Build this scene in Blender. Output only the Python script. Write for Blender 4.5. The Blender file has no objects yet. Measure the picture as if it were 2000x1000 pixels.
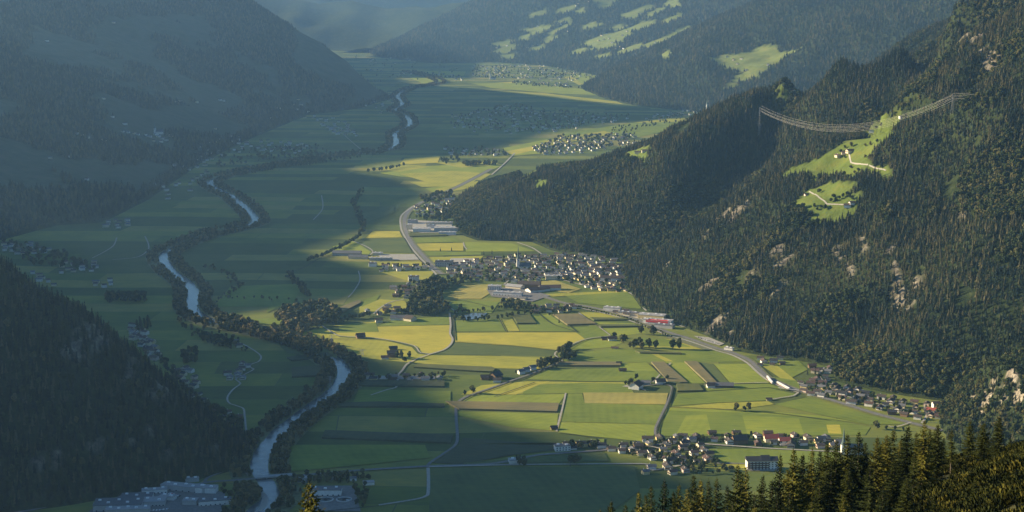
import bpy, bmesh, math, random
import numpy as np
from mathutils import Vector
random.seed(7)
rng = np.random.default_rng(11)
C = bpy.context.scene.collection
scene = bpy.context.scene

# ------------------------------------------------------------------ camera
H = 745.0            # camera height above the valley floor, metres
F = 3333.0           # focal length in pixels of the 2000 px wide photograph
PITCH = math.atan(560.0 / F)
cam_data = bpy.data.cameras.new('camera')
cam_data.sensor_width = 36.0
cam_data.lens = 36.0 * F / 2000.0
cam_data.clip_start = 1.0
cam_data.clip_end = 60000.0
cam = bpy.data.objects.new('camera', cam_data)
C.objects.link(cam)
cam.location = (0, 0, H)
cam.rotation_euler = (math.pi / 2 - PITCH, 0, 0)
scene.camera = cam

# ------------------------------------------------------------------ sky, sun, exposure
SUN_EL = math.radians(18.0)
SUN_AZ = math.radians(284.0)       # clockwise from +Y: low from the left, a little ahead
world = bpy.data.worlds.new('World')
scene.world = world
world.use_nodes = True
wn = world.node_tree.nodes
sky = wn.new('ShaderNodeTexSky')
sky.sky_type = 'NISHITA'
sky.sun_disc = False
sky.sun_elevation = SUN_EL
sky.sun_rotation = SUN_AZ
sky.altitude = 800
sky.air_density = 1.5
sky.dust_density = 0.6
sky.ozone_density = 8.0
world.node_tree.links.new(sky.outputs[0], wn['Background'].inputs[0])
wn['Background'].inputs[1].default_value = 0.058
sl = bpy.data.lights.new('sun', 'SUN')
sl.energy = 5.0
sl.angle = math.radians(0.5)
sl.color = (1.0, 0.82, 0.54)
sun = bpy.data.objects.new('sun', sl)
C.objects.link(sun)
SUNV = Vector((math.sin(SUN_AZ) * math.cos(SUN_EL), math.cos(SUN_AZ) * math.cos(SUN_EL), math.sin(SUN_EL)))
sun.rotation_euler = SUNV.to_track_quat('Z', 'Y').to_euler()
sun.location = (-2000, 600, 1400)
scene.view_settings.view_transform = 'Standard'
scene.view_settings.look = 'None'
scene.view_settings.gamma = 1.0
scene.view_settings.use_curve_mapping = False
scene.view_settings.exposure = 1.42
scene.cycles.use_denoising = True
scene.cycles.max_bounces = 5
scene.cycles.diffuse_bounces = 2
scene.cycles.glossy_bounces = 2
scene.cycles.transparent_max_bounces = 8
scene.cycles.volume_bounces = 1

HAZE_DENSITY = 2.8e-5
HAZE_COLOR = (0.35, 0.64, 1.0)

# ------------------------------------------------------------------ survey: photo readings -> places on the map
SP, CP = math.sin(PITCH), math.cos(PITCH)
def ray(px, py):
    u = (np.asarray(px, float) - 1000) / F
    v = (500 - np.asarray(py, float)) / F
    return u, CP + v * SP, -SP + v * CP
def G(px, py, z=0.0):
    dx, dy, dz = ray(px, py)
    t = (z - H) / dz
    return (float(dx * t), float(dy * t))
def GA(pts, z=0.0):
    return np.array([G(x, y, z) for x, y in pts])
def W(px, py, Y):
    dx, dy, dz = ray(px, py)
    t = Y / dy
    return (float(dx * t), float(Y), float(H + dz * t))
def mpp(py):                      # metres per photo pixel across, on the valley floor
    a = G(1000, py); b = G(1001, py)
    return b[0] - a[0]

# ------------------------------------------------------------------ numeric helpers
def hash2(ix, iy, seed=0):
    h = (ix.astype(np.int64) * 374761393 + iy.astype(np.int64) * 668265263 + seed * 982451653) & 0x7fffffff
    h = ((h ^ (h >> 13)) * 1274126177) & 0x7fffffff
    return ((h ^ (h >> 16)) & 0xffff) / 65535.0
def vnoise(x, y, seed=0):
    ix, iy = np.floor(x), np.floor(y)
    fx, fy = x - ix, y - iy
    fx = fx * fx * (3 - 2 * fx); fy = fy * fy * (3 - 2 * fy)
    a = hash2(ix, iy, seed); b = hash2(ix + 1, iy, seed)
    c = hash2(ix, iy + 1, seed); d = hash2(ix + 1, iy + 1, seed)
    return (a * (1 - fx) + b * fx) * (1 - fy) + (c * (1 - fx) + d * fx) * fy
def fbm(x, y, s, oct=4, seed=0):
    r = np.zeros_like(np.asarray(x, float)); a = 0.5
    for k in range(oct):
        r += a * (vnoise(x / s + k * 17.3, y / s - k * 9.1, seed + k) - 0.5)
        s *= 0.5; a *= 0.5
    return r
def ridged(x, y, s, oct=4, seed=0):
    r = np.zeros_like(np.asarray(x, float)); a = 0.5
    for k in range(oct):
        r += a * (1 - 2 * np.abs(2 * vnoise(x / s + k * 31.7, y / s + k * 5.3, seed + k) - 1))
        s *= 0.5; a *= 0.5
    return r
def smooth(a, b, x):
    t = np.clip((x - a) / (b - a), 0, 1)
    return t * t * (3 - 2 * t)
def seg_dist(x, y, poly):
    best = np.full(np.shape(x), 1e12)
    for (x0, y0), (x1, y1) in zip(poly[:-1], poly[1:]):
        dx, dy = x1 - x0, y1 - y0
        L = dx * dx + dy * dy + 1e-9
        t = np.clip(((x - x0) * dx + (y - y0) * dy) / L, 0, 1)
        best = np.minimum(best, (x - x0 - t * dx) ** 2 + (y - y0 - t * dy) ** 2)
    return np.sqrt(best)
def inside(x, y, poly):
    x = np.asarray(x, float); y = np.asarray(y, float)
    r = np.zeros(x.shape, bool)
    n = len(poly)
    for i in range(n):
        x0, y0 = poly[i]; x1, y1 = poly[(i + 1) % n]
        if y0 == y1: continue
        c = ((y0 > y) != (y1 > y)) & (x < (x1 - x0) * (y - y0) / (y1 - y0) + x0)
        r ^= c
    return r

class Hill:
    """A height field over the map, interpolated through surveyed points."""
    def __init__(s, foot, pts, world=(), sky=(), drop=0.30, step=60, off=(0, 0), res=20, dom=None, noise=None, footz=0.0, ymax=20000):
        fw = [tuple(G(*p)) for p in foot]
        s.foot = fw
        P = []
        s.fails = []
        for a, b in zip(fw[:-1], fw[1:]):
            n = max(1, int(math.hypot(b[0] - a[0], b[1] - a[1]) / step))
            for i in range(n):
                t = i / n
                P.append((a[0] + (b[0] - a[0]) * t, a[1] + (b[1] - a[1]) * t, footz))
        P.append((fw[-1][0], fw[-1][1], footz))
        for (px, py, sl, *crest) in list(pts) + [(a, b, c, 1) for a, b, c in sky]:
            dx, dy, dz = ray(px, py)
            Y = np.arange(1200, ymax, 4.0)
            t = Y / dy
            X = dx * t; Z = H + dz * t
            d = seg_dist(X, Y, fw)
            S = np.tan(math.radians(sl)) * d
            ok = np.where((S >= Z) & (Z > -5) & s.behind(X, Y, off))[0]
            if len(ok) == 0:
                s.fails.append((px, py)); continue
            P.append((X[ok[0]], Y[ok[0]], Z[ok[0]]))
            if crest:            # a skyline: the ground falls away behind it
                for back in (250.0, 600.0):
                    k_ = (Y[ok[0]] + back) / Y[ok[0]]
                    P.append((X[ok[0]] * k_, Y[ok[0]] * k_, Z[ok[0]] - drop * back))
        for w_ in world: P.append(tuple(w_))
        P = np.array(P)
        s.P = P
        xy = P[:, :2] / 1000.0
        n = len(P)
        D = np.sqrt(((xy[:, None] - xy[None]) ** 2).sum(-1))
        A = np.zeros((n + 3, n + 3)); A[:n, :n] = D + np.eye(n) * -0.004
        A[:n, n] = 1; A[:n, n + 1:] = xy; A[n, :n] = 1; A[n + 1:, :n] = xy.T
        s.w = np.linalg.solve(A, np.concatenate([P[:, 2], [0, 0, 0]]))
        s.xy = xy; s.n = n; s.noise = noise; s.dom = dom; s.res = res
    def behind(s, X, Y, off):
        # beyond the foot: the nearest foot point lies towards the valley (off = valley direction)
        best = np.full(X.shape, 1e18); bx = np.zeros_like(X); by = np.zeros_like(X)
        for (x0, y0), (x1, y1) in zip(s.foot[:-1], s.foot[1:]):
            dx, dy = x1 - x0, y1 - y0
            L = dx * dx + dy * dy + 1e-9
            t = np.clip(((X - x0) * dx + (Y - y0) * dy) / L, 0, 1)
            qx, qy = x0 + t * dx, y0 + t * dy
            dd = (X - qx) ** 2 + (Y - qy) ** 2
            m = dd < best
            best[m] = dd[m]; bx[m] = qx[m]; by[m] = qy[m]
        return ((bx - X) * off[0] + (by - Y) * off[1]) > 0
    def z(s, x, y):
        x = np.asarray(x, float); y = np.asarray(y, float)
        sh = x.shape
        q = np.stack([x.ravel(), y.ravel()], 1) / 1000.0
        out = np.empty(len(q))
        for i in range(0, len(q), 20000):
            qq = q[i:i + 20000]
            r = np.zeros(len(qq))
            for k in range(s.n):
                r += s.w[k] * np.hypot(qq[:, 0] - s.xy[k, 0], qq[:, 1] - s.xy[k, 1])
            out[i:i + 20000] = r + s.w[s.n] + qq @ s.w[s.n + 1:]
        out = out.reshape(sh)
        if s.noise is not None:
            out = out + s.noise(x, y, out)
        return np.clip(out, -4.0, 1690.0)
    def grid(s):
        x0, x1, y0, y1 = s.dom
        nx = int((x1 - x0) / s.res) + 1; ny = int((y1 - y0) / s.res) + 1
        xs = np.linspace(x0, x1, nx); ys = np.linspace(y0, y1, ny)
        X, Y = np.meshgrid(xs, ys)
        s.gx, s.gy, s.GZ = xs, ys, s.z(X, Y)
        return X, Y, s.GZ
    def zi(s, x, y):              # bilinear from the built grid
        x = np.asarray(x, float); y = np.asarray(y, float)
        fx = np.clip((x - s.gx[0]) / (s.gx[1] - s.gx[0]), 0, len(s.gx) - 1.001)
        fy = np.clip((y - s.gy[0]) / (s.gy[1] - s.gy[0]), 0, len(s.gy) - 1.001)
        ix = fx.astype(int); iy = fy.astype(int); fx = fx - ix; fy = fy - iy
        Z = s.GZ
        return (Z[iy, ix] * (1 - fx) + Z[iy, ix + 1] * fx) * (1 - fy) + (Z[iy + 1, ix] * (1 - fx) + Z[iy + 1, ix + 1] * fx) * fy
    def hit(s, px, py, y0=1200, y1=16000):
        dx, dy, dz = ray(px, py)
        Y = np.arange(y0, y1, 5.0); t = Y / dy
        X = dx * t; Z = H + dz * t
        ins = (X > s.gx[0]) & (X < s.gx[-1]) & (Y > s.gy[0]) & (Y < s.gy[-1])
        ok = np.where(ins & (s.zi(X, Y) >= Z))[0]
        if len(ok) == 0: return None
        i = ok[0]
        return (float(X[i]), float(Y[i]), float(s.zi(X[i:i+1], Y[i:i+1])[0]))
    def polyhit(s, pts, **k):
        r = [s.hit(x, y, **k) for x, y in pts]
        return [(p[0], p[1]) for p in r if p]

def mesh_from(name, verts, faces):
    m = bpy.data.meshes.new(name)
    verts = np.asarray(verts, np.float32); faces = np.asarray(faces, np.int32)
    k = faces.shape[1]
    m.vertices.add(len(verts)); m.vertices.foreach_set('co', verts.ravel())
    m.loops.add(faces.size); m.loops.foreach_set('vertex_index', faces.ravel())
    m.polygons.add(len(faces)); m.polygons.foreach_set('loop_start', np.arange(0, faces.size, k, dtype=np.int32))
    m.update(calc_edges=True)
    return m
def grid_mesh(name, X, Y, Z, attrs=None, keep=None):
    ny, nx = X.shape
    idx = np.arange(nx * ny).reshape(ny, nx)
    f = np.stack([idx[:-1, :-1], idx[:-1, 1:], idx[1:, 1:], idx[1:, :-1]], -1).reshape(-1, 4)
    V = np.stack([X, Y, Z], -1).reshape(-1, 3)
    if keep is not None:
        kv = keep.ravel()
        f = f[kv[f].any(1)]
        used = np.zeros(len(V), bool); used[f.ravel()] = True
        remap = np.cumsum(used) - 1
        V = V[used]; f = remap[f]
    else:
        used = np.ones(len(V), bool)
    m = mesh_from(name, V, f)
    m.polygons.foreach_set('use_smooth', np.ones(len(f), bool))
    for k, a in (attrs or {}).items():
        at = m.attributes.new(k, 'FLOAT', 'POINT')
        at.data.foreach_set('value', a.ravel()[used].astype(np.float32))
    return m
def tag(o, label=None, cat=None, group=None, kind=None):
    if label: o['label'] = label
    if cat: o['category'] = cat
    if group: o['group'] = group
    if kind: o['kind'] = kind
    return o
def link(name, mesh, mat=None, parent=None, loc=None, rotz=None):
    o = bpy.data.objects.new(name, mesh)
    C.objects.link(o)
    if mat is not None and mesh is not None:
        mesh.materials.clear()
        for mm in (mat if isinstance(mat, (list, tuple)) else [mat]): mesh.materials.append(mm)
    if parent: o.parent = parent
    if loc is not None: o.location = loc
    if rotz is not None: o.rotation_euler = (0, 0, rotz)
    return o

# ------------------------------------------------------------------ the mountains
# a power line spans the ravine; the slope stays clear below its cables
CAB_A = np.array(W(1484, 210, 4730)); CAB_B = np.array(W(1861, 186, 3700))
def below_cable(x, y, z):
    d = np.maximum(y * CP - (z - H) * SP, 1.0); px = 1000 + F * x / d
    tt = np.linspace(0, 1, 60); LX = CAB_A[0] + (CAB_B[0] - CAB_A[0]) * tt; LY = CAB_A[1] + (CAB_B[1] - CAB_A[1]) * tt
    lpx = 1000 + F * LX / (LY * CP - (400 - H) * SP)
    cy = np.interp(px, lpx, LY); row = np.interp(px, [1470, 1484, 1520, 1560, 1600, 1640, 1700, 1760, 1800, 1861, 1875], [200, 212, 227, 240, 250, 254, 248, 228, 211, 190, 182]) + 22
    dy_, dz_ = CP + (500 - row) / F * SP, -SP + (500 - row) / F * CP
    zl = H + dz_ / dy_ * y
    inn = (px > 1475) & (px < 1872) & (y < cy + 60)
    return np.where(inn, np.minimum(z, zl), z)
# near forested mountain on the right bank
def n_right(x, y, z):
    n = n_right0(x, y, z)
    return below_cable(x, y, z + n) - z
def n_right0(x, y, z):
    k = smooth(0, 120, z)
    return k * (ridged(x * 0.8 + y * 0.35, (y - x) * 0.35, 330, 4, 3) * 52 + fbm(x, y, 90, 4, 5) * 26) + smooth(-5, 15, z) * fbm(x, y, 30, 2, 9) * 3
right = Hill(
    foot=[(960, 352), (895, 385), (880, 410), (893, 455), (930, 470), (1040, 472), (1080, 490), (1210, 508), (1222, 560), (1250, 600),
          (1315, 632), (1380, 655), (1450, 688), (1550, 702), (1625, 716), (1632, 745), (1700, 760), (1780, 775), (1850, 783),
          (1870, 810), (2000, 850), (2300, 900)],
    sky=[(1030, 337, 17), (1100, 323, 20), (1200, 304, 24), (1300, 277, 28), (1400, 237, 31), (1480, 197, 33), (1530, 168, 33),
         (1640, 134, 33), (1760, 94, 33), (1870, 14, 34), (2000, -80, 35)],
    pts=[(960, 400, 18), (1050, 400, 25), (1150, 400, 28), (1150, 460, 30), (1250, 360, 31),
         (1420, 265, 34), (1360, 325, 34), (1300, 395, 33), (1240, 460, 31),
         (1575, 262, 21), (1505, 318, 19), (1440, 372, 18), (1370, 430, 17), (1300, 492, 14), (1250, 540, 12),
         (1500, 368, 34), (1400, 450, 34), (1330, 505, 33), (1275, 560, 30),
         (1540, 330, 33), (1600, 304, 34), (1640, 280, 27), (1690, 266, 26), (1750, 244, 26), (1830, 216, 28), (1900, 200, 31), (2000, 122, 38),
         (1590, 205, 31), (1650, 232, 21), (1720, 215, 23), (1790, 195, 24), (1680, 180, 32), (1760, 165, 30), (1830, 180, 26), (1885, 178, 26), (1870, 35, 36), (1880, 85, 36), (1892, 130, 35), (1930, 55, 23), (1960, 95, 22), (1985, 60, 23), (1925, 110, 24), (1950, 28, 26), (1990, 100, 24),
         (1590, 430, 30), (1640, 350, 29), (1500, 500, 34), (1400, 560, 33), (1750, 430, 32), (1850, 330, 33), (1950, 250, 36), (2000, 400, 35),
         (1700, 550, 35), (1600, 600, 35), (1800, 650, 34), (1900, 600, 32), (1430, 620, 33), (1660, 480, 27), (1850, 470, 28), (1330, 570, 33), (1690, 640, 30), (1540, 560, 30), (1930, 480, 35)],
    world=[(100, 6100, -10), (700, 6700, -10), (1400, 7400, 0), (2600, 8600, 200), (1500, 6400, 500), (2600, 6000, 1150), (3500, 5000, 1500),
           (2600, 3600, 1350), (2000, 4400, 1050), (1700, 2800, 750), (1300, 2300, 420),
           (-700, 5600, -150), (-200, 4300, -150), (-100, 3600, -150), (150, 3200, -120), (500, 2700, -80), (800, 2400, -60)],
    off=(-0.92, -0.4), res=12, dom=(-300, 3000, 2400, 8000), noise=n_right)
# long hill of the left bank, farms on its lower slope, ending in a wooded spur
def n_left(x, y, z):
    k = smooth(0, 200, z)
    return k * (ridged(x * 0.35, y * 0.8 + x * 0.3, 700, 4, 21) * 60 + fbm(x, y, 160, 3, 25) * 30)
left = Hill(
    foot=[(-700, 640), (-300, 530), (0, 470), (110, 440), (200, 435), (290, 390), (340, 355), (390, 320), (480, 275), (600, 225), (700, 212), (764, 192)],
    pts=[(60, 400, 14), (200, 350, 13), (0, 300, 16), (100, 250, 17), (250, 260, 14), (300, 220, 16), (400, 200, 18), (0, 150, 19),
         (200, 120, 20), (400, 100, 21), (0, 0, 21), (200, 0, 22), (350, 20, 23), (550, 190, 17), (650, 170, 21), (450, 245, 12),
         (350, 100, 21), (500, 120, 22)],
    sky=[(475, 8, 25), (520, 34, 25), (560, 60, 25), (620, 92, 26), (680, 132, 26), (725, 168, 25)],
    world=[(-4500, 4500, 850), (-4300, 9000, 850), (-6000, 7000, 500), (-2900, 3300, 700), (-1200, 12800, -80), (-2500, 14500, 0), (-5000, 15500, 700),
           (-300, 11500, -300), (-200, 8000, -300), (-500, 5500, -200), (-900, 4200, -150), (-1300, 3400, -50), (-1100, 11800, -60)],
    off=(0.95, -0.3), res=26, dom=(-6200, -300, 3000, 14000), noise=n_left)
# dark craggy spur close by at the lower left
def n_near(x, y, z):
    k = smooth(0, 60, z)
    return k * (ridged(x * 0.9, y * 0.35, 170, 4, 41) * 22 + fbm(x, y, 50, 3, 45) * 10)
near = Hill(
    foot=[(-400, 1060), (-100, 1012), (100, 992), (300, 957), (400, 932), (470, 912), (492, 885)],
    sky=[(-100, 478, 42), (0, 528, 42), (100, 583, 42), (200, 640, 43), (255, 697, 44), (320, 762, 44), (388, 828, 44), (440, 872, 42)], drop=0.6,
    pts=[
         (100, 800, 46), (250, 850, 46), (50, 650, 44), (350, 870, 45), (180, 700, 46), (0, 900, 45), (200, 920, 42)],
    world=[(-395, 2760, -25), (-640, 2960, -25), (-900, 3150, -25), (-1400, 3350, 0), (-2000, 3300, 250), (-2100, 2600, 800), (-1500, 2600, 620), (-1300, 2000, 300),
           (-200, 2500, -90), (-400, 2150, -120), (-900, 2000, -60)],
    off=(0.35, -0.9), res=10, dom=(-2100, -280, 1900, 3400), noise=n_near, ymax=3300)
# wooded hill beyond the near mountain, with one high clearing
def n_mid(x, y, z):
    k = smooth(0, 150, z)
    return k * (ridged(x * 0.8, y * 0.5, 600, 4, 61) * 60 + fbm(x, y, 150, 3, 65) * 30)
mid = Hill(
    foot=[(1140, 176), (1180, 192), (1240, 206), (1350, 218), (1500, 226), (1800, 235)],
    pts=[(1200, 140, 20), (1290, 106, 22), (1370, 70, 23), (1440, 32, 24), (1510, 0, 25), (1300, 150, 20), (1450, 130, 17), (1540, 95, 17),
         (1600, 60, 23), (1750, 20, 24), (1400, 190, 15), (1700, 120, 22), (1250, 170, 18)],
    world=[(1000, 13500, -60), (2500, 14500, 200), (4000, 12500, 1500), (5200, 9000, 1500), (3000, 9500, 900), (600, 12500, -100), (200, 9800, -100), (900, 8700, -80), (2500, 8200, 100),
           (450, 11600, -60)],
    off=(-0.5, -0.85), res=30, dom=(200, 5500, 8500, 14500), noise=n_mid)
# sunny hill with many farm clearings, far back
def n_sunny(x, y, z):
    k = smooth(0, 200, z)
    return k * (ridged(x * 0.6, y * 0.6, 900, 4, 81) * 80 + fbm(x, y, 250, 3, 85) * 50)
sunny = Hill(
    foot=[(740, 112), (850, 124), (960, 122), (1060, 128), (1150, 145), (1230, 160), (1500, 170)],
    pts=[(930, 100, 13), (960, 80, 14), (1050, 40, 16), (1150, 60, 16), (985, 22, 17), (1030, 0, 18), (1200, 0, 18), (1300, 0, 18), (1350, 40, 17), (1100, 90, 14), (1250, 80, 15), (880, 108, 9)],
    world=[(300, 19500, 200), (2500, 18000, 1500), (5000, 16000, 1600), (-900, 19000, -100), (-800, 14000, -150), (300, 12200, -100), (-1500, 16500, -60), (3500, 12500, 700), (900, 18000, 1000)],
    off=(-0.5, -0.85), res=40, dom=(-1600, 6500, 12000, 20000), noise=n_sunny)
# the chain closing the valley
def n_far(x, y, z):
    return ridged(x, y * 0.7, 2200, 5, 101) * 330
far = Hill(foot=[(600, 100), (760, 108), (900, 108)], pts=[],
    world=[(-8000, 19500, 900), (-5000, 20500, 700), (-3000, 20000, 750), (-2600, 22500, 1200), (-1000, 23500, 1050), (1000, 22500, 1200), (-7000, 23500, 1400),
           (3000, 21500, 1350), (6000, 20500, 1400), (0, 25500, 1400), (-900, 20500, 150), (7500, 24500, 1400)],
    off=(0, -1), res=90, dom=(-7900, 7900, 15500, 25500), noise=n_far)
# crag with a little white house, in front of the near mountain
def n_crag(x, y, z):
    k = smooth(0, 30, z)
    return k * (ridged(x * 1.1, y * 0.4, 70, 4, 121) * 24 + fbm(x, y, 25, 3, 125) * 8)
crag = Hill(
    foot=[(1838, 818), (1850, 850), (1880, 890), (1960, 925), (2150, 960)],
    pts=[(2060, 640, 48), (2000, 688, 48), (1965, 700, 47), (1930, 722, 47), (1908, 748, 46), (1885, 782, 45), (1930, 800, 50), (1980, 790, 50), (1990, 850, 45)],
    world=[(900, 3050, 20), (760, 2920, -20), (1300, 2700, 330), (1400, 2200, 200), (600, 2600, -60), (700, 2350, -60), (1050, 3150, 80), (690, 2850, -20)],
    off=(-0.6, -0.75), res=6, dom=(600, 1500, 2200, 3200), noise=n_crag, ymax=3000)

# crest out of the frame on the left: its skyline is what the evening shadow on the valley floor traces
SHADE = [(1500, 975), (1270, 905), (1180, 880), (1090, 852), (990, 822), (905, 785), (880, 752), (800, 712), (690, 692), (610, 672), (500, 655), (390, 632),
         (530, 612), (640, 600), (720, 588), (770, 565), (760, 530), (660, 505), (620, 490), (690, 465), (750, 450), (790, 430), (810, 400), (860, 380),
         (790, 350), (720, 340), (700, 330), (770, 318), (850, 310), (940, 302), (1020, 280), (1100, 256), (1200, 242), (1350, 230),
         (1380, 214), (1200, 204), (1100, 190), (950, 174), (850, 168), (800, 161), (780, 148), (900, 133)]
XR = -4200.0
prof = []
for p in SHADE:
    gx, gy = G(*p)
    run = gx - XR
    prof.append((gy - run * math.cos(SUN_AZ) / math.sin(SUN_AZ), run / abs(math.sin(SUN_AZ)) * math.tan(SUN_EL)))
prof.sort()
PR = np.array(prof)

# ------------------------------------------------------------------ materials
def mat(name, base=None, rough=0.9, spec=0.2):
    m = bpy.data.materials.new(name); m.use_nodes = True
    b = m.node_tree.nodes['Principled BSDF']
    b.inputs['Roughness'].default_value = rough
    b.inputs['Specular IOR Level'].default_value = spec
    if base: b.inputs['Base Color'].default_value = (*base, 1)
    return m
class N:
    """small helper to write node trees"""
    def __init__(s, m): s.t = m.node_tree; s.b = s.t.nodes.get('Principled BSDF')
    def n(s, typ, **kw):
        x = s.t.nodes.new(typ)
        for k, v in kw.items(): setattr(x, k, v)
        return x
    def set(s, sock, v):
        if isinstance(v, bpy.types.NodeSocket): s.t.links.new(v, sock)
        elif v is not None: sock.default_value = v
    def pos(s): return s.n('ShaderNodeNewGeometry').outputs['Position']
    def scalev(s, v, sc):
        x = s.n('ShaderNodeVectorMath', operation='MULTIPLY'); s.set(x.inputs[0], v); x.inputs[1].default_value = sc; return x.outputs[0]
    def rot(s, v, ang):
        x = s.n('ShaderNodeVectorRotate', rotation_type='Z_AXIS'); s.set(x.inputs['Vector'], v); x.inputs['Angle'].default_value = ang; return x.outputs[0]
    def noise(s, v, scale, detail=4, rough=0.55, color=False):
        x = s.n('ShaderNodeTexNoise'); s.set(x.inputs['Vector'], v); x.inputs['Scale'].default_value = scale
        x.inputs['Detail'].default_value = detail; x.inputs['Roughness'].default_value = rough
        return x.outputs['Color' if color else 'Fac']
    def math(s, op, a, b=None, clamp=False):
        x = s.n('ShaderNodeMath', operation=op, use_clamp=clamp); s.set(x.inputs[0], a)
        if b is not None: s.set(x.inputs[1], b)
        return x.outputs[0]
    def ramp(s, f, stops, interp='LINEAR'):
        x = s.n('ShaderNodeValToRGB'); s.set(x.inputs[0], f); r = x.color_ramp; r.interpolation = interp
        while len(r.elements) < len(stops): r.elements.new(0.5)
        for e, (p, c) in zip(r.elements, stops):
            e.position = p; e.color = (*c, 1) if len(c) == 3 else c
        return x.outputs[0]
    def mix(s, f, a, b, mode='MIX'):
        x = s.n('ShaderNodeMix', data_type='RGBA', blend_type=mode)
        s.set(x.inputs[0], f)
        for sock, v in ((x.inputs[6], a), (x.inputs[7], b)):
            s.set(sock, (*v, 1) if isinstance(v, tuple) and len(v) == 3 else v)
        return x.outputs[2]
    def attr(s, name, typ='GEOMETRY'):
        x = s.n('ShaderNodeAttribute', attribute_name=name, attribute_type=typ); return x.outputs['Fac']
    def step(s, f, a, b):
        x = s.n('ShaderNodeMapRange', interpolation_type='SMOOTHSTEP'); s.set(x.inputs[0], f)
        x.inputs[1].default_value = a; x.inputs[2].default_value = b; return x.outputs[0]
    def base(s, v): s.set(s.b.inputs['Base Color'], v)
    def bump(s, h, dist, strength=1.0):
        x = s.n('ShaderNodeBump'); s.set(x.inputs['Height'], h); x.inputs['Distance'].default_value = dist; x.inputs['Strength'].default_value = strength
        s.t.links.new(x.outputs[0], s.b.inputs['Normal'])

def mountain_material(name, tree_scale, meadow=(0.105, 0.140, 0.028), far=False, rk=1.0):
    m = mat(name, rough=0.95, spec=0.05); t = N(m); p = t.pos()
    fine = t.noise(t.scalev(p, (1, 1, 0.35)), tree_scale, 3, 0.7)
    big = t.noise(p, 0.0035, 4)
    forest = t.ramp(fine, [(0.3, (0.010, 0.016, 0.008)), (0.55, (0.024, 0.036, 0.014)), (0.72, (0.060, 0.070, 0.026))])
    forest = t.mix(t.step(big, 0.35, 0.7), forest, t.mix(0.6, forest, (0.045, 0.055, 0.018)))
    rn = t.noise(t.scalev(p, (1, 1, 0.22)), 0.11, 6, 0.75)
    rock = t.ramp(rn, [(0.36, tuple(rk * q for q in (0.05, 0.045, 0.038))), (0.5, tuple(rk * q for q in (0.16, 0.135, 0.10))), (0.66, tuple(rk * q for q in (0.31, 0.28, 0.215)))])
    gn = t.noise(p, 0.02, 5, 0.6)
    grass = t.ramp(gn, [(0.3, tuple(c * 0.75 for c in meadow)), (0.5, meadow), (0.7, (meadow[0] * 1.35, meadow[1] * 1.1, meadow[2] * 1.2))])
    c = t.mix(t.attr('rock'), forest, rock)
    c = t.mix(t.attr('meadow'), c, grass)
    t.base(c)
    t.bump(fine, 6.0 if far else 3.0, 0.9)
    return m

M_right = mountain_material('forest_slope', 0.09)
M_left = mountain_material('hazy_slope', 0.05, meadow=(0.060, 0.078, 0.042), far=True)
M_crag = mountain_material('sun_painted_cliff', 0.09, rk=1.5)  # brighter rock: the sunlight on this cliff is put into its colour
M_near = mountain_material('shade_painted_crag_slope', 0.09, rk=0.8)  # rock toned down, the shade on this spur painted into its colour
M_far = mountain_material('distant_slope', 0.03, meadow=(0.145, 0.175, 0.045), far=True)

def attrs_of(h, X, Y, Z, rock=None, meadow=None):
    a = {'rock': np.zeros(X.shape) if rock is None else rock, 'meadow': np.zeros(X.shape) if meadow is None else meadow}
    return a

# ------------------------------------------------------------------ the ground and the mountains
HILLS = {}
def slope_of(h, Z):
    gy, gx = np.gradient(Z, h.gy[1] - h.gy[0], h.gx[1] - h.gx[0])
    return np.hypot(gx, gy)

# clearings, as outlines read off the photograph and laid on the slope
CLEAR_RIGHT = [
    [(1520, 342), (1552, 320), (1600, 312), (1645, 283), (1700, 268), (1745, 262), (1720, 278), (1700, 300), (1700, 318), (1735, 322), (1742, 340), (1722, 345),
     (1705, 332), (1688, 324), (1655, 345), (1640, 330), (1600, 345), (1580, 332), (1545, 335)],
    [(1545, 400), (1580, 372), (1625, 355), (1668, 362), (1650, 380), (1678, 378), (1672, 402), (1655, 420), (1600, 433), (1576, 428), (1600, 412), (1570, 405)],
    [(1688, 260), (1715, 246), (1755, 240), (1742, 256), (1712, 264)],
    [(1508, 180), (1530, 168), (1560, 172), (1578, 180), (1535, 187)],
    [(1040, 355), (1060, 348), (1068, 358), (1050, 366)],
    [(1215, 305), (1240, 292), (1270, 292), (1262, 306), (1230, 310)],
    [(1012, 340), (1040, 332), (1050, 337), (1022, 345)],
]
ROCKS_RIGHT = [(1470, 540, 7, 18), (1665, 530, 6, 24), (1795, 560, 6, 18), (1880, 420, 5, 22), (1300, 520, 6, 12), (1960, 180, 6, 24),  # centre x, y, half width, half height of pale outcrops
    (1424, 425, 28, 26), (1385, 555, 22, 14), (1522, 495, 14, 14), (1527, 515, 16, 12), (1510, 565, 18, 14), (1640, 497, 10, 16), (1682, 480, 8, 22), (1740, 490, 8, 12),
    (1748, 525, 8, 22), (1757, 580, 10, 22), (1780, 603, 18, 14), (1935, 130, 14, 26), (1885, 70, 8, 12), (1903, 78, 6, 8), (1398, 640, 14, 12), (1425, 655, 8, 8),
    (1380, 455, 8, 10), (1905, 75, 20, 10)]
def rocks_on(h, spots, X, Y, r0=1.0):
    R = np.zeros(X.shape)
    dn = h.down if hasattr(h, 'down') else (-0.91, -0.41)
    U = X * dn[1] - Y * dn[0]; V_ = X * dn[0] + Y * dn[1]
    nz = fbm(U, V_ * 0.22, 16, 4, 77) * 3.6
    for px, py, a, b in spots:
        p = h.hit(px, py)
        if not p: continue
        sc = p[1] / F
        d = np.hypot((X - p[0]) / (a * sc * r0), (Y - p[1]) / (b * sc * 1.3 * r0))
        R = np.maximum(R, 1 - smooth(0.55, 1.15, d + nz))
    return R
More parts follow.
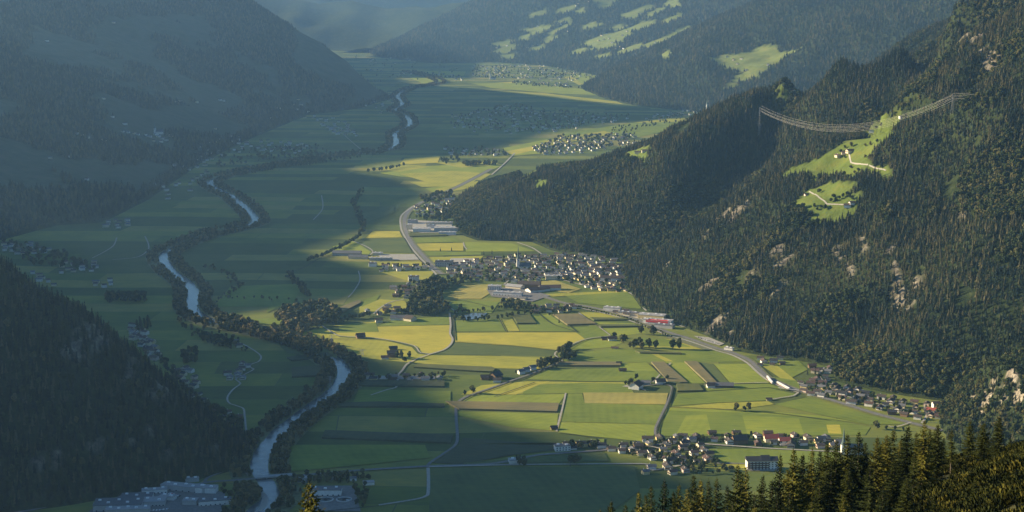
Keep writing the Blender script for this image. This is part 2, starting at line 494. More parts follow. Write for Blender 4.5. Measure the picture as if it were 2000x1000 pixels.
def grow(poly, k=7.0, down=6.0):   # the trees below a clearing hide its lower edge
    cx = sum(p[0] for p in poly) / len(poly); cy = sum(p[1] for p in poly) / len(poly); r = []
    for x, y in poly:
        d = math.hypot(x - cx, y - cy) + 1e-6; r.append((x + (x - cx) / d * k, y + (y - cy) / d * k * 0.7 + (down if y > cy else 0)))
    return r

X, Y, Z = right.grid()
A_rock = rocks_on(right, ROCKS_RIGHT, X, Y)
A_mead = np.zeros(X.shape)
CLEARW = [right.polyhit(grow(p, 2.5, 7.0) if i_ < 2 else grow(p, 7.0, 8.0) if i_ == 3 else grow(p, 0.0, 5.0)) for i_, p in enumerate(CLEAR_RIGHT)]
wx = X + fbm(X, Y, 40, 2, 31) * 22; wy = Y + fbm(X, Y, 40, 2, 32) * 22
for poly in CLEARW:
    if len(poly) > 2: A_mead[inside(wx, wy, poly)] = 1
# steep broken ground at the outcrops
Z += A_rock * (ridged(X, Y, 30, 3, 55) * 16)
right.GZ = Z
right.rock, right.mead = A_rock, A_mead
o = link('forested_mountain', grid_mesh('forested_mountain', X, Y, Z, {'rock': A_rock, 'meadow': A_mead}, keep=Z > -3.9), M_right)
tag(o, kind='structure')

X, Y, Z = left.grid()
lm = smooth(0.015, 0.06, fbm(X * 0.9 + Y * 0.2, Y * 0.5 - X * 0.3, 330, 5, 131)) * smooth(2, 30, Z) * (1 - smooth(500, 900, Z)) * 0.9
left.mead = lm; left.rock = lm * 0
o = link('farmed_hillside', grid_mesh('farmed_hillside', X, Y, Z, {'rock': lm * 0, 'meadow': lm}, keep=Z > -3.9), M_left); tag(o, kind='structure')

X, Y, Z = near.grid(); near.down = (0.3, -0.95)
ROCKS_NEAR = [(180, 650, 30, 14), (135, 690, 30, 12), (190, 672, 18, 20), (150, 665, 14, 10), (255, 720, 8, 22), (315, 760, 14, 16), (75, 910, 14, 14), (110, 905, 12, 12), (185, 880, 18, 24), (170, 895, 10, 22),
              (330, 898, 8, 14), (295, 850, 10, 10), (385, 880, 14, 8), (418, 880, 8, 10), (285, 770, 8, 14), (105, 640, 8, 6), (310, 770, 10, 14), (255, 865, 6, 12)]
A_rock = rocks_on(near, ROCKS_NEAR, X, Y)
Z += A_rock * (ridged(X, Y, 26, 3, 56) * 14)
near.GZ = Z; near.rock = A_rock; near.mead = A_rock * 0
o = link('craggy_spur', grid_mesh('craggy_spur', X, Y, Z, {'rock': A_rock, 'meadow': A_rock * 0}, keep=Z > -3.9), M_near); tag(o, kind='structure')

CLEAR_MID = [[(1386, 112), (1420, 106), (1440, 108), (1475, 92), (1510, 88), (1562, 95), (1545, 106), (1522, 120), (1500, 128), (1478, 145), (1455, 150), (1430, 166), (1417, 166), (1432, 150), (1450, 138), (1420, 128)],
             [(1150, 120), (1160, 112), (1172, 116)], [(1285, 108), (1300, 102), (1312, 106), (1300, 112)]]
X, Y, Z = mid.grid()
A_mead = np.zeros(X.shape)
for poly in [mid.polyhit(grow(p, 2.0, 4.0)) for p in CLEAR_MID]:
    if len(poly) > 2: A_mead[inside(X + fbm(X, Y, 120, 2, 33) * 50, Y + fbm(X, Y, 120, 2, 34) * 50, poly)] = 1
mid.mead = A_mead; mid.rock = A_mead * 0
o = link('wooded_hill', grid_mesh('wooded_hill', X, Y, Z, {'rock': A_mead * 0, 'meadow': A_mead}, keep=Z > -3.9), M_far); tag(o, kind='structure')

CLEAR_SUNNY = [
    [(1085, 20), (1110, 12), (1118, 18), (1092, 28)], [(1060, 75), (1080, 68), (1092, 72), (1066, 82)], [(1120, 100), (1140, 94), (1150, 100), (1125, 106)], [(1010, 72), (1030, 66), (1034, 74), (1012, 80)], [(1140, 50), (1165, 42), (1170, 48), (1146, 58)], [(1195, 52), (1215, 46), (1218, 52), (1198, 60)], [(1170, 108), (1190, 102), (1196, 108), (1174, 114)], [(1270, 22), (1290, 14), (1296, 20), (1274, 30)],
    [(1135, 84), (1180, 68), (1232, 52), (1260, 45), (1230, 66), (1200, 80), (1170, 92)], [(1150, 92), (1200, 82), (1215, 70), (1235, 60), (1210, 84), (1180, 95)],
    [(1240, 90), (1262, 84), (1300, 72), (1345, 50), (1348, 60), (1310, 78), (1270, 92)], [(1205, 100), (1230, 92), (1252, 82), (1255, 92), (1215, 104)],
    [(1020, 55), (1060, 48), (1075, 55), (1045, 66)], [(1070, 62), (1100, 50), (1112, 35), (1118, 48), (1085, 62)], [(1085, 40), (1108, 34), (1115, 38), (1092, 46)],
    [(1205, 30), (1240, 22), (1268, 8), (1270, 16), (1245, 30), (1215, 36)], [(958, 84), (990, 76), (1000, 80), (985, 90)], [(962, 100), (1000, 86), (1010, 90), (985, 106)],
    [(1030, 28), (1060, 20), (1068, 25), (1040, 36)], [(1165, 0), (1200, 0), (1190, 10), (1170, 16)], [(1120, 22), (1140, 14), (1135, 26)], [(1245, 48), (1265, 42), (1275, 48), (1250, 58)],
    [(1035, 94), (1055, 88), (1060, 96), (1040, 98)], [(1290, 40), (1330, 24), (1335, 32), (1300, 46)], [(980, 108), (1010, 104), (1005, 112), (985, 112)], [(1300, 2), (1320, 0), (1326, 10), (1310, 18)]]
X, Y, Z = sunny.grid()
A_mead = np.zeros(X.shape)
for poly in [sunny.polyhit(grow(p, 2.5, 2.0), y1=19000) for p in CLEAR_SUNNY]:
    if len(poly) > 2: A_mead[inside(X + fbm(X, Y, 160, 2, 35) * 70, Y + fbm(X, Y, 160, 2, 36) * 70, poly)] = 1
sunny.mead = A_mead; sunny.rock = A_mead * 0
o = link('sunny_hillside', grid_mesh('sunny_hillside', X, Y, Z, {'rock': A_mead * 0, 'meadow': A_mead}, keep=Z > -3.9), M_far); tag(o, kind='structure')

X, Y, Z = far.grid()
o = link('distant_mountains', grid_mesh('distant_mountains', X, Y, Z, {'rock': X * 0, 'meadow': X * 0}, keep=Z > -3.9), M_far); tag(o, kind='structure')

X, Y, Z = crag.grid(); crag.down = (-0.62, -0.78)
ROCKS_CRAG = [(1929, 775, 8, 40), (1927, 795, 9, 22), (1975, 740, 9, 28), (1990, 770, 8, 24), (1960, 790, 6, 16), (1938, 745, 5, 12), (1905, 780, 5, 12), (1982, 710, 10, 8), (1950, 760, 5, 14)]
A_rock = rocks_on(crag, ROCKS_CRAG, X, Y)
crag.GZ = Z; crag.rock = A_rock; crag.mead = A_rock * 0
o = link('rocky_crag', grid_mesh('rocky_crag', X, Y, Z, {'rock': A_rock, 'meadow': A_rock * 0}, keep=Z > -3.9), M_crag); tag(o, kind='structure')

# mountain crest west of the valley, beyond the left edge of the frame
xs = np.arange(-7600, -3000, 45.0); ys = np.arange(-1500, 15500, 45.0)
X, Y = np.meshgrid(xs, ys)
hh = np.interp(Y, PR[:, 0], PR[:, 1], left=PR[0, 1], right=1300)
hh = np.where(Y > 12800, 1330, hh)
dd = np.abs(X - XR)
Z = hh - dd * 0.62 - (1 - np.exp(-dd / 200)) * 40 + ridged(X, Y * 0.8, 900, 4, 151) * 120 * smooth(60, 700, dd)
Z = np.clip(Z, -4, 1760)
o = link('western_mountain', grid_mesh('western_mountain', X, Y, Z, {'rock': X * 0, 'meadow': X * 0}, keep=Z > -3.9), M_left); tag(o, kind='structure')

# valley floor, one sheet: pastures cut in strips across the valley
M_ground = mat('pasture', rough=0.95, spec=0.05); t = N(M_ground); p = t.pos()
def parcels(t, p, ang, size, aspect, off=0.0):
    q = t.rot(p, ang)
    q = t.n('ShaderNodeVectorMath', operation='ADD').outputs[0] if False else q
    wob = t.noise(p, 0.0012, 2, 0.5, color=True)
    ad = t.n('ShaderNodeVectorMath', operation='MULTIPLY_ADD'); t.set(ad.inputs[0], wob); ad.inputs[1].default_value = (120, 120, 0); t.set(ad.inputs[2], q)
    br = t.n('ShaderNodeTexBrick'); t.set(br.inputs['Vector'], ad.outputs[0])
    br.inputs['Scale'].default_value = 1.0; br.inputs['Brick Width'].default_value = size * aspect; br.inputs['Row Height'].default_value = size
    br.inputs['Mortar Size'].default_value = 1.2; br.inputs['Mortar Smooth'].default_value = 0.3; br.inputs['Bias'].default_value = 0.0
    br.inputs['Color1'].default_value = (0, 0, 0, 1); br.inputs['Color2'].default_value = (1, 1, 1, 1); br.inputs['Mortar'].default_value = (0.5, 0.5, 0.5, 1)
    br.offset = 0.37; br.squash = 1.7; br.squash_frequency = 3
    return br.outputs['Color'], br.outputs['Fac']
def grassy(t, p, tone, amount=1.0):
    n1 = t.noise(p, 0.011, 5, 0.65); n2 = t.noise(t.scalev(p, (0.25, 1, 1)), 0.12, 3, 0.6); n3 = t.noise(p, 0.7, 3, 0.7)
    f = t.math('ADD', t.math('MULTIPLY', n1, 0.6), t.math('MULTIPLY', n2, 0.3)); f = t.math('ADD', f, t.math('MULTIPLY', n3, 0.1))
    k = t.ramp(f, [(0.32, (0.66, 0.70, 0.76)), (0.5, (1, 1, 1)), (0.68, (1.42, 1.24, 1.02))])
    return t.mix(1.0, tone, k, 'MULTIPLY')
pc, pf = parcels(t, p, 0.06, 95, 4.2)
tone = t.ramp(pc, [(0.0, (0.078, 0.104, 0.030)), (0.3, (0.110, 0.142, 0.034)), (0.5, (0.165, 0.185, 0.042)), (0.72, (0.085, 0.108, 0.034)), (0.86, (0.21, 0.20, 0.055)), (1.0, (0.128, 0.156, 0.034))], 'CONSTANT')
tone = t.mix(pf, tone, (0.10, 0.115, 0.05))
t.base(grassy(t, p, tone))
G0 = 0.0
gx = np.linspace(-7700, 7700, 60); gy = np.linspace(-2500, 25600, 90)
X, Y = np.meshgrid(gx, gy)
o = link('valley_floor', grid_mesh('valley_floor', X, Y, X * 0 + G0), M_ground); tag(o, kind='structure')

# air: one closed box of even haze round camera, ground and mountains
M_haze = bpy.data.materials.new('haze'); M_haze.use_nodes = True
nt = M_haze.node_tree; nt.nodes.remove(nt.nodes['Principled BSDF'])
pv = nt.nodes.new('ShaderNodeVolumePrincipled'); nt.links.new(pv.outputs[0], nt.nodes['Material Output'].inputs['Volume'])
pv.inputs['Color'].default_value = (*HAZE_COLOR, 1); pv.inputs['Density'].default_value = HAZE_DENSITY
pv.inputs['Anisotropy'].default_value = 0.5
bm = bmesh.new(); bmesh.ops.create_cube(bm, size=1.0)
bmesh.ops.scale(bm, vec=(15800, 28700, 1805), verts=bm.verts); bmesh.ops.translate(bm, vec=(0, 11550, 897.5), verts=bm.verts)
me = bpy.data.meshes.new('haze'); bm.to_mesh(me); bm.free()
haze = link('haze', me, M_haze); tag(haze, kind='stuff')

# ------------------------------------------------------------------ things made of faces
class MB:
    """collects faces for one mesh object"""
    def __init__(s): s.v = []; s.f = []; s.m = []
    def quad(s, pts, m=0):
        n = len(s.v); s.v += [tuple(p) for p in pts]; s.f.append(tuple(range(n, n + len(pts)))); s.m.append(m)
    def box(s, x0, x1, y0, y1, z0, z1, m=0, top=True):
        a = [(x0, y0), (x1, y0), (x1, y1), (x0, y1)]
        for i in range(4):
            p, q = a[i], a[(i + 1) % 4]
            s.quad([(p[0], p[1], z0), (q[0], q[1], z0), (q[0], q[1], z1), (p[0], p[1], z1)], m)
        if top: s.quad([(p[0], p[1], z1) for p in a], m)
        s.quad([(p[0], p[1], z0) for p in reversed(a)], m)
    def prism(s, pts, z0, z1, m=0, mt=None):
        n = len(pts)
        for i in range(n):
            p, q = pts[i], pts[(i + 1) % n]
            s.quad([(p[0], p[1], z0), (q[0], q[1], z0), (q[0], q[1], z1), (p[0], p[1], z1)], m)
        s.quad([(p[0], p[1], z1) for p in pts], m if mt is None else mt)
    def tube(s, a, b, r0, r1, n=6, m=0, cap=True):
        a, b = Vector(a), Vector(b); d = (b - a).normalized()
        u = d.orthogonal().normalized(); w = d.cross(u)
        A = [a + (u * math.cos(2 * math.pi * i / n) + w * math.sin(2 * math.pi * i / n)) * r0 for i in range(n)]
        B = [b + (u * math.cos(2 * math.pi * i / n) + w * math.sin(2 * math.pi * i / n)) * r1 for i in range(n)]
        for i in range(n): s.quad([A[i], A[(i + 1) % n], B[(i + 1) % n], B[i]], m)
        if cap: s.quad(B, m)
    def mesh(s, name, mats):
        me = bpy.data.meshes.new(name); me.from_pydata(s.v, [], s.f)
        for mm in (mats if isinstance(mats, (list, tuple)) else [mats]): me.materials.append(mm)
        if any(s.m): me.polygons.foreach_set('material_index', s.m)
        me.update(); return me
def poly_mesh(name, pts, z, m):
    mb = MB(); a = sum(pts[i][0] * pts[(i + 1) % len(pts)][1] - pts[(i + 1) % len(pts)][0] * pts[i][1] for i in range(len(pts)))
    if a < 0: pts = pts[::-1]
    mb.quad([(p[0], p[1], z) for p in pts]); return mb.mesh(name, m)

# ---- foliage materials: colour varies from tree to tree and from clump to clump
def foliage(name, c0, c1, c2, nscale=0.25, trans=0.0):
    m = mat(name, rough=0.9, spec=0.08); t = N(m)
    oi = t.n('ShaderNodeObjectInfo'); p = t.pos()
    f = t.math('ADD', t.math('MULTIPLY', oi.outputs['Random'], 0.68), t.math('MULTIPLY', t.noise(p, nscale, 2), 0.45))
    big = t.noise(p, 0.004, 3)
    f = t.math('ADD', f, t.math('MULTIPLY', t.math('SUBTRACT', big, 0.5), 0.9))
    t.base(t.ramp(f, [(0.2, c0), (0.56, c1), (0.88, c2)]))
    return m
M_spruce_far = foliage('spruce_foliage', (0.005, 0.012, 0.010), (0.014, 0.024, 0.015), (0.080, 0.072, 0.034))
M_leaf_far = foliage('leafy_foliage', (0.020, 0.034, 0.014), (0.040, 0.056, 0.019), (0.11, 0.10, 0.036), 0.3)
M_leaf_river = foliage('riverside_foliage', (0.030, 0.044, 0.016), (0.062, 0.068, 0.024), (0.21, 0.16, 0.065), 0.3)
M_spruce_near = foliage('spruce_needles', (0.016, 0.024, 0.006), (0.050, 0.058, 0.010), (0.17, 0.15, 0.024), 1.3)
M_bark = mat('bark', (0.16, 0.125, 0.09)); _t = N(M_bark)
_t.base(_t.ramp(_t.noise(_t.scalev(_t.pos(), (3, 3, 0.8)), 1.5, 4), [(0.3, (0.08, 0.06, 0.045)), (0.7, (0.24, 0.20, 0.15))]))

def far_spruce_mesh(seed):
    r = random.Random(seed); v = []; f = []
    tiers = 7
    for k in range(tiers):
        z0 = 0.06 + 0.84 * (k / tiers) ** 0.95; z1 = z0 + 0.30 * (1 - k / (tiers + 2)); z1 = min(z1, 1.0)
        rad = 0.155 * (1 - k / tiers * 0.86) * r.uniform(0.85, 1.15)
        n = 8; c = len(v); v.append((r.uniform(-.008, .008), r.uniform(-.008, .008), z1 if k < tiers - 1 else 1.0))
        a0 = r.random() * 6
        for i in range(n):
            q = rad * (1.18 if i % 2 else 0.62) * r.uniform(0.8, 1.2); a = a0 + 2 * math.pi * i / n
            v.append((q * math.cos(a), q * math.sin(a), z0 + r.uniform(-.02, .02) - (0.02 if i % 2 else -0.03)))
        for i in range(n): f.append((c, c + 1 + i, c + 1 + (i + 1) % n))
    me = bpy.data.meshes.new('spruce'); me.from_pydata(v, [], f); me.materials.append(M_spruce_far); return me
def leafy_mesh(seed, m, w=0.36, zc=0.6, hz=0.42, n=230, size=0.085, trunk=False):
    r = random.Random(seed); v = []; f = []
    lumps = []
    for k in range(10):
        a = r.random() * 6.283; q = r.random() ** 0.5 * w * 0.62; z = zc + r.uniform(-1, 1) * hz * 0.62
        lumps.append((q * math.cos(a), q * math.sin(a), z, r.uniform(0.4, 0.62) * w))
    lumps.append((0, 0, zc, w * 0.75)); lumps.append((0, 0, zc + hz * 0.45, w * 0.5))
    for k in range(n):
        L = lumps[k % len(lumps)]
        d = Vector((r.gauss(0, 1), r.gauss(0, 1), r.gauss(0, 1))).normalized()
        c = Vector(L[:3]) + d * L[3] * r.uniform(0.7, 1.05)
        d2 = (d + Vector((r.gauss(0, .4), r.gauss(0, .4), r.gauss(0, .4)))).normalized()
        u = d2.orthogonal().normalized(); q = d2.cross(u); s_ = size * r.uniform(0.6, 1.25); a = r.random() * 6.28
        u2 = u * math.cos(a) + q * math.sin(a); q2 = d2.cross(u2); b = len(v)
        for e, g in ((-1, -.6), (.7, -1), (1, .7), (-.5, 1)):
            p = c + u2 * e * s_ + q2 * g * s_; v.append((p.x, p.y, max(p.z, 0.08)))
        f.append((b, b + 1, b + 2, b + 3))
    me = bpy.data.meshes.new('crown'); me.from_pydata(v, [], f); me.materials.append(m); return me
def trunk_mesh(h=0.5, r=0.022, name='trunk'):
    mb = MB(); mb.tube((0, 0, -0.03), (0.01, 0, h), r, r * 0.5, 6)
    for k in range(4):
        a = k * 1.7; mb.tube((0.01, 0, h * (0.55 + 0.1 * k)), (0.14 * math.cos(a), 0.14 * math.sin(a), h * (0.95 + 0.1 * k)), r * 0.4, r * 0.15, 4)
    return mb.mesh(name, M_bark)

SPR = [bpy.data.objects.new('spruce', far_spruce_mesh(s)) for s in range(5)]
LEAFY = [leafy_mesh(s, M_leaf_far, w=ww, zc=zc, hz=hz) for s, ww, zc, hz in ((1, .36, .6, .4), (2, .42, .58, .42), (3, .30, .58, .42), (4, .38, .62, .38))]
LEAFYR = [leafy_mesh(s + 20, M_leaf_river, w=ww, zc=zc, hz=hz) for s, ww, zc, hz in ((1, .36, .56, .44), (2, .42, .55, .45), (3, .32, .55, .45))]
POPLAR = leafy_mesh(9, M_leaf_far, w=.13, zc=.54, hz=.52, n=200, size=.06)
LOB = [bpy.data.objects.new('leafy', m) for m in LEAFY]
LOBR = [bpy.data.objects.new('leafy', m) for m in LEAFYR]
TRUNK = trunk_mesh()

def scatter(name, pts, heights, widths, proto, label=None, cat=None, tilt=0.0):
    """thousands of trees one cannot count: one object whose points carry instances of a tree"""
    me = bpy.data.meshes.new(name); n = len(pts)
    me.vertices.add(n); me.vertices.foreach_set('co', np.asarray(pts, np.float32).ravel())
    sc = np.stack([widths, widths, heights], 1).astype(np.float32)
    a = me.attributes.new('size', 'FLOAT_VECTOR', 'POINT'); a.data.foreach_set('vector', sc.ravel())
    b = me.attributes.new('turn', 'FLOAT_VECTOR', 'POINT')
    tr = np.stack([rng.normal(0, 0.03 + tilt, n), rng.normal(0, 0.03 + tilt, n), rng.random(n) * 6.283], 1).astype(np.float32)
    b.data.foreach_set('vector', tr.ravel()); me.update()
    o = link(name, me)
    g = bpy.data.node_groups.new(name, 'GeometryNodeTree')
    g.interface.new_socket('Geometry', in_out='INPUT', socket_type='NodeSocketGeometry')
    g.interface.new_socket('Geometry', in_out='OUTPUT', socket_type='NodeSocketGeometry')
    i = g.nodes.new('NodeGroupInput'); q = g.nodes.new('NodeGroupOutput')
    ip = g.nodes.new('GeometryNodeInstanceOnPoints'); oi = g.nodes.new('GeometryNodeObjectInfo'); oi.inputs['Object'].default_value = proto
    oi.inputs['As Instance'].default_value = True
    s1 = g.nodes.new('GeometryNodeInputNamedAttribute'); s1.data_type = 'FLOAT_VECTOR'; s1.inputs['Name'].default_value = 'size'
    s2 = g.nodes.new('GeometryNodeInputNamedAttribute'); s2.data_type = 'FLOAT_VECTOR'; s2.inputs['Name'].default_value = 'turn'
    L = g.links.new
    L(i.outputs[0], ip.inputs['Points']); L(oi.outputs['Geometry'], ip.inputs['Instance'])
    L(s1.outputs[0], ip.inputs['Scale']); L(s2.outputs[0], ip.inputs['Rotation']); L(ip.outputs[0], q.inputs[0])
    md = o.modifiers.new('trees', 'NODES'); md.node_group = g
    tag(o, label, cat, kind='stuff'); return o

def in_view(x, y, z, m=0.06, top=25):
    X = x; Yc = y * CP - (z - H) * SP; Zc = y * SP + (z - H) * CP      # camera depth, camera up
    dep = np.maximum(Yc, 1)
    return (np.abs(X / dep) < 0.3 * (1 + m) + 0.01) & ((z + top - H) * CP + y * SP > -0.155 * dep * 1.05) & (Yc > 0) & (Zc < 0.155 * dep * 1.25)
def forest_points(h, x0, x1, y0, y1, sp, zmin=1.5, keep=None, seed=1):
    r = np.random.default_rng(seed)
    X, Y = np.meshgrid(np.arange(x0, x1, sp), np.arange(y0, y1, sp))
    X = (X + r.uniform(-.5, .5, X.shape) * sp).ravel(); Y = (Y + r.uniform(-.5, .5, Y.shape) * sp).ravel()
    Z = h.zi(X, Y); k = (Z > zmin) & in_view(X, Y, Z)
    X, Y, Z = X[k], Y[k], Z[k]
    # bilinear lookups of the clearing and rock masks
    def look(A):
        ix = np.clip(np.round((X - h.gx[0]) / (h.gx[1] - h.gx[0])).astype(int), 0, len(h.gx) - 1)
        iy = np.clip(np.round((Y - h.gy[0]) / (h.gy[1] - h.gy[0])).astype(int), 0, len(h.gy) - 1)
        return A[iy, ix]
    k = (look(h.mead) < 0.45) & ((look(h.rock) < 0.3) | (r.random(len(X)) < 0.42))
    if keep is not None: k &= keep(X, Y, Z)
    return np.stack([X[k], Y[k], Z[k]], 1)
def terrain_slope_sign(h, x, y):  # above a coarse visibility limit: drop trees far behind the skyline
    return np.ones(len(x), bool)

P = forest_points(right, right.gx[0], 2300, right.gy[0], 6900, 7.0, seed=3)
ngap = fbm(P[:, 0], P[:, 1], 70, 3, 201)
P = P[ngap > -0.26]
dec = (fbm(P[:, 0], P[:, 1], 160, 3, 211) + 0.22 * (1 - smooth(5, 90, P[:, 2])) - 0.04 > 0.10) & (rng.random(len(P)) < 0.75)
Pd, Ps = P[dec], P[~dec]
print('right forest', len(Pd), len(Ps))
NEAR_SPRUCES = []
order = np.argsort(np.hypot(Ps[:, 0], Ps[:, 1]))
hs = (9 + 11 * rng.random(len(Ps)) ** 1.3) * (1 + 0.9 * fbm(Ps[:, 0], Ps[:, 1], 120, 2, 221)) * (1 - 0.25 * smooth(500, 1100, Ps[:, 2]))
near_idx = order[:130]
for i in near_idx: NEAR_SPRUCES.append((Ps[i], hs[i]))
mask = np.ones(len(Ps), bool); mask[near_idx] = False
Ps, hs = Ps[mask], hs[mask]
pick = rng.integers(0, 5, len(Ps))
for k in range(5):
    s_ = pick == k
    scatter('spruce_forest', Ps[s_], hs[s_], hs[s_] * rng.uniform(0.95, 1.55, s_.sum()), SPR[k])
pick = rng.integers(0, 4, len(Pd)); hd = rng.uniform(11, 19, len(Pd))
for k in range(4):
    s_ = pick == k
    scatter('broadleaf_wood', Pd[s_], hd[s_], hd[s_] * rng.uniform(0.85, 1.2, s_.sum()), LOB[k])
P = forest_points(crag, crag.gx[0], crag.gx[-1], crag.gy[0], crag.gy[-1], 7.5, seed=5)
dcr = rng.random(len(P)) < 0.45
hs = rng.uniform(9, 17, len(P))
scatter('spruce_forest', P[~dcr], hs[~dcr], hs[~dcr], SPR[1]); scatter('broadleaf_wood', P[dcr], hs[dcr] * 0.8, hs[dcr] * 0.85, LOB[1])
P = forest_points(near, near.gx[0], near.gx[-1], near.gy[0], near.gy[-1], 8.5, seed=6)
hs = rng.uniform(13, 23, len(P)); dn = rng.random(len(P)) < 0.08
scatter('spruce_forest', P[~dn], hs[~dn], hs[~dn], SPR[2]); scatter('broadleaf_wood', P[dn], hs[dn] * 0.75, hs[dn] * 0.8, LOB[2])
P = forest_points(left, -3400, left.gx[-1], 3400, 12500, 17, seed=7)
hs = rng.uniform(16, 30, len(P))
scatter('spruce_forest', P, hs * 0.85, hs * 1.6, SPR[3])
print('left', len(P))
P = forest_points(mid, mid.gx[0], 4200, mid.gy[0], 13500, 20, seed=8); hs = rng.uniform(16, 30, len(P)); print('mid', len(P))
scatter('spruce_forest', P, hs, hs * 1.9, SPR[4])
P = forest_points(sunny, -1400, 5400, 12000, 18500, 30, seed=9); hs = rng.uniform(18, 34, len(P)); print('sunny', len(P))
scatter('spruce_forest', P, hs, hs * 2.5, SPR[0])

# ------------------------------------------------------------------ fields
TONES = {'Y': (0.37, 0.33, 0.055), 'y': (0.30, 0.29, 0.050), 'T': (0.30, 0.265, 0.075), 'G': (0.215, 0.25, 0.042), 'g': (0.155, 0.195, 0.038),
         'D': (0.096, 0.122, 0.044), 'M': (0.17, 0.15, 0.075), 'm': (0.105, 0.115, 0.045), 'B': (0.075, 0.085, 0.045)}
FM = {}
for k, c in TONES.items():
    m_ = mat('field_' + {'Y': 'hay', 'y': 'dry_grass', 'T': 'stubble', 'G': 'fresh_grass', 'g': 'grass', 'D': 'clover', 'M': 'ripe_maize', 'm': 'maize', 'B': 'dark_crop'}[k], rough=0.95, spec=0.04)
    t = N(m_); p = t.pos()
    col = grassy(t, p, c)
    oi_ = t.n('ShaderNodeObjectInfo'); rv = t.n('ShaderNodeVectorRotate', rotation_type='Z_AXIS'); t.set(rv.inputs['Vector'], p); t.set(rv.inputs['Angle'], t.math('MULTIPLY', oi_.outputs['Random'], 3.1)); ro = rv.outputs[0]
    rows = t.n('ShaderNodeTexWave', bands_direction='Y'); t.set(rows.inputs['Vector'], ro)
    rows.inputs['Scale'].default_value = 0.022; rows.inputs['Distortion'].default_value = 3.5; rows.inputs['Detail'].default_value = 2; rows.inputs['Detail Scale'].default_value = 0.4
    col = t.mix(t.math('MULTIPLY', rows.outputs['Fac'], 0.16), col, tuple(c_ * 1.5 for c_ in c))
    t.base(col); FM[k] = m_
